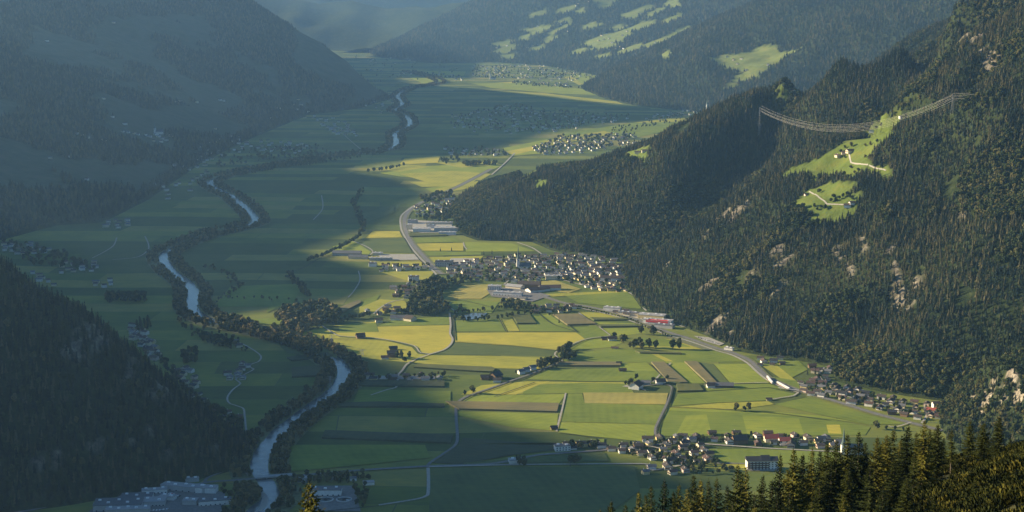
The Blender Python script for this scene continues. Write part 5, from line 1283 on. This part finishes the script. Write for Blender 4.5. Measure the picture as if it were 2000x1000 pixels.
# hotel
hr = flat_block(1487, 915, 46, 17, 14, 0.05, 'white', 'black', 'large hotel with dark wooden balconies on the green meadow', 'hotel', 'hotel', rows=4, cols=9, extra=False)
for k in range(3): b = MB(); b.box(-22, 10, -10.6, -8.7, 3.4 + k * 3.4, 4.5 + k * 3.4); link('balcony', b.mesh('balcony', M_wood), parent=hr)
b = MB()
for xa, xb, hh_ in ((-24.5, -2, 5.0), (-1.9, 12, 6.5), (12.1, 24.5, 4.4)):
    b.quad([(xa, -11.5, 14.6), (xb, -11.5, 14.6), (xb, 0, 14.6 + hh_), (xa, 0, 14.6 + hh_)]); b.quad([(xb, 9.5, 14.6), (xa, 9.5, 14.6), (xa, 0, 14.6 + hh_), (xb, 0, 14.6 + hh_)]); b.quad([(xa, -11.5, 14.6), (xa, 0, 14.6 + hh_), (xa, 9.5, 14.6)]); b.quad([(xb, -11.5, 14.6), (xb, 9.5, 14.6), (xb, 0, 14.6 + hh_)])
link('pitched_roof', b.mesh('pitched_roof', ROOFS['black']), parent=hr)
# little white house on the crag
p = crag.hit(1980, 712) or (815, 2760, 110); barn(0, 0, 10, 8, 4, 3, .2, 'cream', 'grey', 'little white house perched on the rocky crag at the right edge', 'house', 'house', world=(p[0], p[1]), z=p[2])
# works at the lower left
IB = [(232, 992, 66, 34, 9, .1, 'grey', 'grey', 'large dark hall with rows of rooflights, lower left corner'), (300, 985, 34, 24, 7, .1, 'grey', 'pale', 'pale flat hall right of the large dark hall'), (268, 976, 44, 20, 7, .1, 'white', 'grey', 'white-edged hall behind the large dark hall'),
      (362, 958, 70, 18, 8, -.28, 'grey', 'pale', 'long slanting grey works building below the spur'), (404, 962, 30, 16, 9, -.1, 'white', 'pale', 'white end block of the slanting works building'), (328, 976, 22, 12, 6, -.2, 'white', 'pale', 'small white block in the middle of the works yard'),
      (420, 985, 46, 14, 7, .25, 'white', 'grey', 'white shed nearest to the gravel bar'), (302, 963, 36, 12, 6, .2, 'white', 'pale', 'white-roofed narrow shed on the far side of the yard'), (280, 955, 22, 9, 5, .4, 'white', 'grey', 'small white shed at the foot of the dark spur'),
      (196, 993, 18, 12, 7, .1, 'white', 'pale', 'white cube at the left end of the works'), (372, 985, 20, 14, 7, 0, 'grey', 'pale', 'grey block behind the white riverside shed'), (318, 950, 20, 8, 5, .3, 'white', 'grey', 'tiny white shed behind the works'), (250, 1003, 60, 16, 8, .1, 'grey', 'pale', 'grey hall cut off by the lower frame edge'), (375, 940, 20, 9, 5, .3, 'grey', 'pale', 'grey barn on the bare rise above the works')]
for b_ in IB: flat_block(*b_, rows=1 if b_[2] > 30 else 0, cols=7)
flat_block(636, 966, 46, 18, 9, 0.02, 'white', 'grey', 'long white treatment plant hall with dark doors', rows=1, cols=6)
for px, py, lb in ((636, 978, 'left'), (672, 978, 'right')):
    r = empty('settling_tank', px, py, 0, f'round concrete settling tank, {lb} one of the pair', 'tank', 'settling tanks')
    a = MB(); n_ = 24
    for k in range(n_):
        a0, a1 = 2 * math.pi * k / n_, 2 * math.pi * (k + 1) / n_
        def c_(rr, zz, aa): return (rr * math.cos(aa), rr * math.sin(aa), zz)
        a.quad([c_(11.5, -1, a0), c_(11.5, -1, a1), c_(11.5, 2.6, a1), c_(11.5, 2.6, a0)]); a.quad([c_(11.5, 2.6, a0), c_(11.5, 2.6, a1), c_(9.6, 2.6, a1), c_(9.6, 2.6, a0)]); a.quad([c_(9.6, 2.6, a0), c_(9.6, 2.6, a1), c_(9.6, 1.4, a1), c_(9.6, 1.4, a0)])
    link('rim', a.mesh('rim', M_concrete), parent=r)
    a = MB(); a.quad([(9.6 * math.cos(2 * math.pi * k / n_), 9.6 * math.sin(2 * math.pi * k / n_), 1.45) for k in range(n_)]); link('water_surface', a.mesh('water_surface', M_water), parent=r)
    a = MB(); a.tube((0, 0, 0), (0, 0, 3.2), 2.6, 2.6, 12); a.box(-10, 10, -.5, .5, 2.9, 3.3); link('scraper_bridge', a.mesh('scraper_bridge', M_dark), parent=r)
for i, (px, py, w, d, h, rt, wl, rf, lb) in enumerate([(655, 935, 12, 9, 5, .1, 'white', 'red-brown', 'small white house beside the shaded long road'), (690, 938, 10, 8, 4, .1, 'white', 'grey', 'tiny white hut right of the small house on the long road'), (720, 946, 16, 10, 4, .2, 'white', 'pale', 'white open shed on the shaded meadow'), (590, 940, 16, 12, 6, 0, 'grey', 'pale', 'dome-roofed grey tank house left of the spruce tip')]):
    flat_block(px, py, w, d, h, rt, wl, rf, lb, extra=False)
# bridge
x0, y0 = G(498, 937); x1, y1 = G(572, 931); bl = math.hypot(x1 - x0, y1 - y0); r = empty('bridge', 0, 0, math.atan2(y1 - y0, x1 - x0), 'grey road bridge crossing the river at the lower left', 'bridge', world=((x0 + x1) / 2, (y0 + y1) / 2))
a = MB(); a.box(-bl / 2, bl / 2, -4.5, 4.5, 2.4, 3.6); link('deck', a.mesh('deck', M_concrete), parent=r)
for s in (-1, 1): a = MB(); a.box(-bl / 2, bl / 2, s * 4.4 - .15, s * 4.4 + .15, 3.603, 4.7); link('parapet', a.mesh('parapet', M_concrete), parent=r)
for k in (-.2, .2): a = MB(); a.box(bl * k - .8, bl * k + .8, -4, 4, -1, 2.397); link('pier', a.mesh('pier', M_concrete), parent=r)
# train at the halt: coaches with a red stripe
def coach_mesh():
    a = MB(); a.box(-12.5, 12.5, -1.45, 1.45, 0.9, 3.9); return a.mesh('body', M_white)
cm = coach_mesh(); a = MB(); a.box(-12.5, 12.5, -1.5, 1.5, 1.2, 1.55); st = a.mesh('stripe', M_red); a = MB(); a.box(-11.8, 11.8, -1.49, 1.49, 2.3, 3.1); wd = a.mesh('window_band', M_glass); a = MB(); a.box(-12, 12, -1.1, 1.1, 0.2, .9); bg = a.mesh('underframe', M_dark)
for nm, pts, lb in (('train', [(1500,741),(1507,750)], 'short white train with red stripe at the railway curve'), ('train', [(1515,749),(1529,757),(1545,765)], 'longer white train with red stripe beside the highway')):
    q = [G(*p_) for p_ in pts]; a0, b0 = q[0], q[-1]; ang = math.atan2(b0[1] - a0[1], b0[0] - a0[0]); L_ = math.dist(a0, b0); n_ = max(2, int(L_ / 26)); r = empty('train', 0, 0, ang, lb, 'train', 'trains by the highway', world=((a0[0] + b0[0]) / 2, (a0[1] + b0[1]) / 2), z=1.6)
    for k in range(n_):
        c_ = link('coach', cm, parent=r, loc=((k - (n_ - 1) / 2) * 25.6, 0, 0)); link('stripe', st, parent=c_); link('window_band', wd, parent=c_); link('underframe', bg, parent=c_)
# canopy of the halt
r = empty('platform_canopy', 1540, 764, -0.55, 'long pale platform canopy beside the longer train', 'canopy'); a = MB(); a.box(-20, 20, -2, 2, 4, 4.4); link('canopy_roof', a.mesh('canopy_roof', ROOFS['pale']), parent=r)
for k in range(4): a = MB(); a.box(-.15, .15, -.15, .15, 0, 3.997); link('post', a.mesh('post', M_steel), parent=r, loc=(-15 + 10 * k, 0, 0))
# parked cars
def car_meshes(mt):
    a = MB(); a.box(-2.2, 2.2, -.9, .9, .35, .95); a.quad([(-1.5, -.85, .95), (-1.0, -.75, 1.5), (-1.0, .75, 1.5), (-1.5, .85, .95)][::-1]); a.quad([(1.2, -.85, .95), (.7, -.75, 1.5), (.7, .75, 1.5), (1.2, .85, .95)]); a.quad([(-1.0, -.75, 1.5), (.7, -.75, 1.5), (.7, .75, 1.5), (-1.0, .75, 1.5)])
    b = MB(); b.quad([(-1.5, -.85, .95), (1.2, -.85, .95), (.7, -.75, 1.5), (-1.0, -.75, 1.5)]); b.quad([(-1.5, .85, .95), (-1.0, .75, 1.5), (.7, .75, 1.5), (1.2, .85, .95)])
    c = MB()
    for sx in (-1.35, 1.35):
        for sy in (-.82, .82): c.tube((sx, sy - .1, .33), (sx, sy + .1, .33), .33, .33, 8)
    return a.mesh('body', mt), b.mesh('window', M_glass), c.mesh('wheel', M_dark)
CARS = {'white': car_meshes(M_white), 'red': car_meshes(M_red), 'dark': car_meshes(M_dark), 'silver': car_meshes(M_steel)}
for lot, pts, n_ in (('lot below the forest factory', [(1232,612),(1258,620)], 12), ('roadside pull-off by the forest foot', [(1362,660),(1404,673)], 8), ('works yard at lower left', [(330,966),(352,972)], 9), ('shaded works lot', [(290,1000),(330,996)], 6)):
    a0, b0 = G(*pts[0]), G(*pts[1]); cnt = {}
    for k in range(n_):
        col = ['white', 'silver', 'dark', 'white', 'red', 'white'][int(vr.integers(0, 6))]; t_ = (k + .5) / n_; i_ = cnt.get(col, 0); cnt[col] = i_ + 1
        r = bpy.data.objects.new('parked_car', None); C.objects.link(r); r.location = (a0[0] + (b0[0] - a0[0]) * t_, a0[1] + (b0[1] - a0[1]) * t_ + vr.uniform(-2, 2), 1.35); r.rotation_euler = (0, 0, 1.3 + vr.normal(0, .1))
        tag(r, f'{col} car, {ordinal(i_)} {col} one from the left on the {lot}', 'car', 'cars parked on the ' + lot)
        for nm_, me_ in zip(('body', 'window', 'wheel'), CARS[col]): link(nm_, me_, parent=r)

# ------------------------------------------------------------------ pylons and lines
def pylon(x, y, z, h, rot, label):
    r = bpy.data.objects.new('power_pylon', None); C.objects.link(r); r.location = (x, y, z); r.rotation_euler = (0, 0, rot); tag(r, label, 'pylon', 'pylons of the power line')
    a = MB(); B4 = [(-2.6, -2.6), (2.6, -2.6), (2.6, 2.6), (-2.6, 2.6)]
    for bx, by in B4: a.tube((bx, by, -1), (bx * .12, by * .12, h), .22, .12, 4)
    for k in range(6):
        z0, z1 = h * k / 6, h * (k + 1) / 6; f0, f1 = 1 - .88 * k / 6, 1 - .88 * (k + 1) / 6
        for i in range(4):
            p_, q_ = B4[i], B4[(i + 1) % 4]; a.tube((p_[0] * f0, p_[1] * f0, z0), (q_[0] * f1, q_[1] * f1, z1), .1, .1, 3)
    link('lattice_tower', a.mesh('lattice_tower', M_steel), parent=r)
    for zz, w_ in ((h * .97, 5), (h * .84, 7.5), (h * .71, 6)):
        a = MB(); a.tube((-w_, 0, zz), (w_, 0, zz), .18, .18, 4); a.tube((-w_, 0, zz), (0, 0, zz + 1.4), .1, .1, 3); a.tube((w_, 0, zz), (0, 0, zz + 1.4), .1, .1, 3); link('cross_arm', a.mesh('cross_arm', M_steel), parent=r)
    return r
for px, py, h, lb in ((648, 679, 26, 'lattice pylon standing in the yellow field by the river'), (708, 694, 12, 'small lattice pylon at the shadow edge beside the river'), (645, 760, 24, 'shaded lattice pylon beside the river trees')):
    x, y = G(px, py); pylon(x, y, 0, h, .4, lb)
def wires(name, A, B, sag, offs, rad, label):
    r = bpy.data.objects.new(name, None); C.objects.link(r); r.location = A; tag(r, label, 'power line'); A, B = Vector(A), Vector(B)
    for o_ in offs:
        mb = MB(); pts = []
        for k in range(33):
            t_ = k / 32; p_ = A.lerp(B, t_) + Vector(o_) - A; p_.z -= 4 * sag * t_ * (1 - t_); pts.append(p_)
        for a_, b_ in zip(pts[:-1], pts[1:]): mb.tube(a_, b_, rad, rad, 4, cap=False)
        link('cable', mb.mesh('cable', M_cable), parent=r)
M_cable = mat('aluminium_cable', (0.5, 0.48, 0.44), 0.6)
p1_ = tuple(CAB_A); p2_ = tuple(CAB_B); p3_ = W(1903, 184, 3660)
offs = [(0, 0, 0), (3, 4, -3.5), (0, 0, -7), (6, 8, 3.5), (4, 5, -10.5), (8, 9, -14)]
mid_t = Vector(p1_).lerp(Vector(p2_), .42); sag_ = mid_t.z - W(1640, 248, mid_t.y)[2]
wires('power_line', p1_, p2_, max(20, sag_), offs, 0.13, 'bundle of pale power cables sagging across the dark ravine')
wires('power_line', p2_, p3_, 1, offs, 0.13, 'short taut end of the power cables against the right ridge')
for P_, lb in ((p1_, 'pylon on the forest spur at left end of the sagging cables'), (p2_, 'pylon on the right ridge where the cables bend')):
    zg = float(right.zi(P_[0], P_[1])); pylon(P_[0], P_[1], zg, max(30, P_[2] - zg + 1), 1.0, lb)

# ------------------------------------------------------------------ trees of the valley floor
TREES = []   # x, y, z, height, width, kind, place
tr = np.random.default_rng(99)
def near_any(x, y, pts, d): return any((x - a) ** 2 + (y - b) ** 2 < d * d for a, b in pts)
# both banks of the river
S = 0; nb = 0
for i in range(1, len(RP)):
    seg = RP[i] - RP[i - 1]; L_ = float(np.hypot(*seg))
    py = pixel(RP[i][0], RP[i][1], 0)[1]
    for side in (-1, 1):
        n = tr.poisson(L_ / 2.6) if py > 440 else tr.poisson(L_ / 5.0)
        for k in range(n):
            q = RP[i - 1] + seg * tr.random(); off = 17 + tr.random() ** 1.3 * 26
            x, y = q + RN[i] * off * side
            if fbm(np.array([x]), np.array([y]), 60, 2, 401)[0] < -0.2: continue
            if py > 925 and py < 945: continue
            h = tr.uniform(8, 16); TREES.append((x, y, 0, h, h * tr.uniform(.8, 1.15), 'R', 'along the river'))
def grove(poly, n, h0, h1, kind='L', place='', mind=5):
    q = [tuple(v) for v in GA(poly)]; xs_ = [p[0] for p in q]; ys_ = [p[1] for p in q]; c = 0
    for _ in range(n * 12):
        x = tr.uniform(min(xs_), max(xs_)); y = tr.uniform(min(ys_), max(ys_))
        if inside(np.array([x]), np.array([y]), q)[0]:
            h = tr.uniform(h0, h1); TREES.append((x, y, 0, h, h * tr.uniform(.8, 1.15), kind, place)); c += 1
            if c >= n: break
def row(pts, step, h0, h1, kind='L', place='', jit=2.5):
    q = [G(*p_) for p_ in pts]
    for a_, b_ in zip(q[:-1], q[1:]):
        n = max(1, int(math.dist(a_, b_) / step))
        for k in range(n):
            t_ = (k + tr.random() * .6) / n; h = tr.uniform(h0, h1); TREES.append((a_[0] + (b_[0] - a_[0]) * t_ + tr.normal(0, jit), a_[1] + (b_[1] - a_[1]) * t_ + tr.normal(0, jit), 0, h, h * tr.uniform(.8, 1.15), kind, place))
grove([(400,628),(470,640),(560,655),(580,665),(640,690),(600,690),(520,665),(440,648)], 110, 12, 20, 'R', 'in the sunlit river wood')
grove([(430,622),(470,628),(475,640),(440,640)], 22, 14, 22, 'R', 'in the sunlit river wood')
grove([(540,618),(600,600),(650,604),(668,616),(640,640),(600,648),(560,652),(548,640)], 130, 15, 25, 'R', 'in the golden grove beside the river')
grove([(795,600),(830,560),(850,545),(868,560),(858,590),(885,612),(850,618),(800,616)], 150, 14, 24, 'L', 'in the wood south-west of the large village')
grove([(825,555),(905,545),(925,552),(890,560),(850,570)], 40, 10, 17, 'L', 'on the south edge of the large village')
row([(650,635),(680,625),(740,616),(780,612),(820,612)], 7, 9, 14, 'L', 'along the stream below the wood', 5)
row([(885,625),(920,628),(960,625),(1000,618),(1060,610),(1115,607)], 6.5, 7, 13, 'L', 'along the brook by the pond', 6); row([(885,612),(930,610),(960,606),(985,602)], 8, 6, 11, 'L', 'behind the pond', 4)
grove([(975,590),(1045,600),(1050,612),(985,606)], 50, 10, 16, 'L', 'below the factory', 4)
row([(1130,600),(1180,612),(1230,624),(1262,640),(1310,660)], 6, 3, 6, 'L', 'along the highway bank', 3)
row([(600,512),(640,498),(680,478),(700,466)], 9, 9, 15, 'L', 'in the diagonal row left of the gravel yard', 2); row([(700,466),(712,446),(700,420),(690,400),(710,370)], 12, 8, 15, 'L', 'along the shaded brook', 6)
row([(566,536),(575,552),(592,568),(600,582)], 7, 8, 14, 'L', 'along the dark hook-shaped brook', 5); row([(390,600),(450,580),(520,585),(590,590)], 14, 6, 10, 'L', 'along the shaded field brook', 8); row([(400,520),(450,540),(470,560),(440,580)], 12, 8, 12, 'L', 'on the old river arm', 8)
row([(720,338),(760,332),(792,325)], 22, 12, 18, 'L', 'in the far row on the sunlit field', 2); grove([(860,316),(895,310),(898,318),(865,322)], 14, 14, 20, 'L', 'far'); grove([(900,322),(970,318),(972,324),(905,326)], 40, 14, 20, 'L', 'far'); grove([(820,385),(890,375),(890,390),(830,400)], 60, 10, 18, 'L', 'far'); grove([(850,420),(895,405),(895,412),(870,428)], 30, 10, 18, 'L', 'far')
grove([(870,520),(1000,502),(1130,500),(1212,515),(1222,565),(1150,560),(1080,545),(1000,555),(890,548)], 330, 6, 13, 'L', 'between the houses of the large village', 4)
grove([(1560,748),(1640,756),(1780,787),(1850,792),(1858,812),(1745,811),(1660,789),(1600,776)], 130, 5, 10, 'L', 'in the gardens of the forest village', 4); grove([(1186,876),(1330,858),(1385,880),(1380,915),(1290,905),(1220,890)], 110, 5, 9, 'L', 'in the gardens of the lower village'); grove([(1320,856),(1480,848),(1640,860),(1645,876),(1530,873),(1375,864)], 50, 5, 11, 'L', 'along the village street')
grove([(1360,905),(1400,900),(1440,920),(1390,930),(1340,925)], 36, 5, 9, 'L', 'in the gardens of the lower village'); grove([(1270,888),(1360,900),(1350,922),(1290,905)], 40, 6, 10, 'L', 'in the gardens of the lower village')
grove([(765,556),(850,548),(850,584),(770,584)], 45, 6, 12, 'L', 'between the houses by the wooded stream'); grove([(738,520),(840,518),(845,528),(745,531)], 26, 6, 11, 'L', 'along the northern house row'); grove([(720,735),(870,733),(872,744),(722,744)], 30, 6, 11, 'L', 'by the shaded farm row')
row([(1010,730),(1050,718),(1075,716),(1100,706)], 9, 6, 9, 'L', 'along the country road', 2)
grove([(1050,712),(1082,706),(1088,712),(1068,720),(1048,722)], 12, 13, 18, 'L', 'in the clump beside the country road'); grove([(1085,700),(1096,684),(1112,678),(1120,690),(1124,702),(1100,706)], 20, 12, 19, 'L', 'around the farm at the road fork')
for px, py, h, k_, pl in [(1250,679,22,'L','tallest by the meadow farm'),(1237,681,17,'L','left of the tallest by the meadow farm'),(1231,680,14,'L','beside the meadow farm'),(1268,679,20,'L','right of the meadow farm'),(1254,683,17,'L','before the meadow farm'),(1281,681,19,'P','standing alone right of the meadow farm'),(1200,660,13,'L','behind the meadow farmhouse'),(1219,671,20,'L','between the meadow farmhouses'),(1215,668,16,'L','close to the meadow farmhouse'),
                          (1314,682,22,'P','left one of a pair on open meadow'),(1327,682,23,'P','right one of a pair on open meadow'),(1252,653,21,'P','left one below the market hall'),(1273,655,22,'P','middle one below the market hall'),(1277,655,20,'P','right one below the market hall'),(1092,631,12,'S','lone dark conical tree in the olive field'),(1073,617,8,'L','small and round behind the conical one'),(1303,742,10,'L','lone and round between the maize strips'),
                          (1436,803,9,'L','left one of four in the wide meadow'),(1439,803,15,'L','second of four in the wide meadow'),(1454,802,9,'L','third of four in the wide meadow'),(1462,802,15,'L','fourth of four in the wide meadow'),(897,608,18,'T','left poplar of the pair by the pond'),(901,608,20,'T','right poplar of the pair by the pond'),(800,700,15,'L','right of the dark farmhouse by the shadow edge'),(776,700,16,'L','behind the dark farmhouse'),(784,701,17,'L','close to the dark farmhouse'),(790,708,12,'L','in front of the dark farmhouse'),
                          (923,768,15,'L','alone on the bank of the country road'),(908,772,10,'L','small and round at the end of the brown field'),(1243,742,12,'L','behind the red-brown barn'),(1232,750,12,'L','left of the red-brown barn'),(1222,752,9,'L','outermost left of the red-brown barn'),(1228,754,10,'L','at the corner of the red-brown barn'),(1276,746,10,'L','left of the white black-roofed farmhouse'),(1014,910,17,'L','dark left one of two beside the filling station'),(1024,912,18,'L','dark right one of two beside the filling station'),
                          (1113,908,16,'L','left one of a dark pair on the shaded meadow'),(1126,908,18,'L','right one of a dark pair on the shaded meadow'),(1119,908,14,'L','middle of the dark trees on the shaded meadow'),(1532,866,15,'L','round dome-shaped behind the red roof'),(1422,860,12,'L','round behind the village street'),(1712,838,15,'L','lone broad sunlit on the path by the spruces'),(1731,840,8,'L','small and dark right of the lone broad one'),(1749,840,8,'L','second small and dark one right of the lone broad one'),(1764,842,7,'L','third small and dark one right of the lone broad one'),
                          (1577,732,11,'S','dark conical left of the red-brown cottage'),(1592,732,13,'S','dark conical right of the red-brown cottage'),(1600,740,11,'L','near the red-brown cottage'),(1240,678,18,'L','in the tree group of the meadow farm'),(860,491,12,'S','left of the long field shed'),(882,490,12,'S','right of the long field shed'),(945,498,12,'S','at the corner before the large village'),(961,497,13,'S','right at the corner before the large village')]:
    x, y = G(px, py); TREES.append((x, y, 0, h, h * .95, k_, pl + '|'))
grove([(330,612),(420,640),(470,668),(500,690),(430,680),(380,665)], 70, 5, 12, 'R', 'on the shaded terrace'); grove([(370,660),(400,655),(460,672),(440,680)], 50, 8, 14, 'L', 'in the dark thicket of the terrace')
grove([(200,580),(285,578),(285,592),(210,594)], 60, 12, 18, 'L', 'in the dark copse of the left plain'); grove([(262,628),(295,628),(296,650),(270,652)], 26, 14, 20, 'T', 'poplars on the shaded left plain'); grove([(355,690),(385,688),(386,712),(360,714)], 24, 10, 18, 'L', 'on the shaded left plain')
grove([(400,790),(470,830),(480,880),(440,890),(400,850),(370,800)], 150, 10, 16, 'L', 'on the wooded foot of the dark spur'); grove([(300,680),(345,730),(395,790),(380,800),(330,750)], 60, 8, 14, 'L', 'behind the dark spur')
grove([(430,950),(490,945),(480,990),(430,985)], 30, 6, 11, 'L', 'by the works fence'); grove([(560,935),(700,925),(735,935),(700,945),(590,948)], 60, 7, 12, 'L', 'by the long road near the treatment plant'); grove([(690,950),(720,950),(725,1000),(700,1000)], 16, 6, 11, 'L', 'right of the treatment plant')
grove([(1100,870),(1180,870),(1185,876),(1110,880)], 24, 8, 13, 'L', 'by the houses at the long road')
for poly, n in (([(880,225),(1000,205),(1240,228),(1060,262),(880,250)], 260), ([(1035,290),(1100,266),(1240,262),(1240,285),(1050,305)], 170), ([(920,128),(1190,140),(1190,156),(920,152)], 240), ([(1000,160),(1140,172),(1140,176),(1000,166)], 60), ([(400,300),(620,285),(640,300),(420,330)], 120), ([(0,475),(100,480),(190,530),(60,520)], 90), ([(830,405),(890,395),(890,440),(810,430)], 70), ([(780,140),(900,150),(860,155)], 60), ([(1180,255),(1370,215),(1375,228),(1220,262)], 70), ([(560,150),(820,60),(900,140),(800,170)], 160), ([(870,290),(990,290),(990,306),(870,306)], 50), ([(450,338),(640,310),(640,318),(460,345)], 160), ([(540,320),(760,290),(760,300),(560,330)], 120)):
    grove(poly, n, 10, 18, 'L', 'far')
for h_, spots in ((right, [(1650,312),(1642,300),(1600,378),(1622,398),(1640,392),(1632,395),(1646,388),(1655,384),(1612,412),(1590,408),(1700,312),(1690,310),(1662,330),(1640,306),(1575,372),(1588,366),(1720,252),(1710,262),(1695,268),(1530,178),(1570,350),(1580,352),(1590,350),(1600,347),(1612,345),(1622,349),(1634,352),(1648,345),(1655,350),(1598,352),(1608,354),(1560,352),(1668,340),(1676,336),(1665,392),(1660,390),(1628,390),(1604,410),(1612,408),(1596,414),(1690,288),(1700,285),(1712,280),(1662,288),(1650,292)]),):
    for px, py in spots:
        p = h_.hit(px, py)
        if p: hh = tr.uniform(8, 13); TREES.append((p[0], p[1], p[2] - .3, hh, hh, 'L', 'on the high clearing'))
HP = np.array([(o_[0], o_[1]) for o_ in occ])
def clear(x, y):
    return np.min(np.hypot(HP[:, 0] - x, HP[:, 1] - y)) > 8.5
TREES = [t_ for t_ in TREES if clear(t_[0], t_[1])]
named = [t_ for t_ in TREES if t_[6].endswith('|')]; rest = [t_ for t_ in TREES if not t_[6].endswith('|')]
rest.sort(key=lambda t_: math.hypot(t_[0], t_[1]) / t_[3])
ind = [t_ for t_ in rest if t_[6] != 'far'][:215]; idset = {id(t_) for t_ in ind}; mass = [t_ for t_ in rest if id(t_) not in idset]
print('trees', len(TREES), 'mass', len(mass))
def put_tree(t_, label, group):
    x, y, z, h, w, k, pl = t_
    r = bpy.data.objects.new('spruce_tree' if k == 'S' else 'poplar_tree' if k == 'T' else 'broadleaf_tree', None); C.objects.link(r); r.location = (x, y, z); r.rotation_euler = (0, 0, tr.random() * 6.28)
    r.scale = (w, w, h); tag(r, label, 'tree', group)
    me = {'S': SPR[1].data, 'T': POPLAR, 'P': LEAFY[2]}.get(k) or (LEAFYR if k == 'R' else LEAFY)[int(tr.integers(0, 3))]
    if k == 'S': r.scale = (w * 1.3, w * 1.3, h)
    link('crown', me, parent=r); link('trunk', TRUNK, parent=r)
nm = {'S': 'conifer', 'T': 'poplar', 'P': 'tall tree with bare stem', 'L': 'broadleaf tree', 'R': 'golden-green broadleaf tree'}
for t_ in named: put_tree(t_, nm[t_[5]] + ' ' + t_[6][:-1], None)
gr = {}
for t_ in ind: gr.setdefault((t_[6], t_[5]), []).append((pixel(t_[0], t_[1], t_[2])[0], t_))
for (pl, k), L_ in gr.items():
    L_.sort(key=lambda q: q[0])
    for i, (px, t_) in enumerate(L_): put_tree(t_, f'{nm[k]} {pl}, {ordinal(i)} from the left', 'trees ' + pl)
for i, (P_, h_) in enumerate(sorted(NEAR_SPRUCES, key=lambda q: pixel(*q[0])[0])):
    r = bpy.data.objects.new('spruce_tree', SPR[i % 5].data); C.objects.link(r); r.location = P_; r.scale = (h_, h_, h_); r.rotation_euler = (0, 0, i * 1.1)
    tag(r, f'dark spruce at the lower forest edge above the right village, {ordinal(i)} from left', 'tree', 'spruces at the lower forest edge')
mass_a = np.array([(t_[0], t_[1], t_[2], t_[3], t_[4]) for t_ in mass]); mk = np.array([{'L': 0, 'P': 0, 'R': 1, 'T': 2, 'S': 3}[t_[5]] for t_ in mass])
POB = bpy.data.objects.new('poplar', POPLAR)
for kk, protos in ((0, LOB), (1, LOBR), (2, [POB]), (3, [SPR[0]])):
    s_ = np.where(mk == kk)[0]
    for j, pr in enumerate(protos):
        q = s_[j::len(protos)]
        if len(q): scatter('valley_trees', mass_a[q, :3], mass_a[q, 3], mass_a[q, 4], pr)
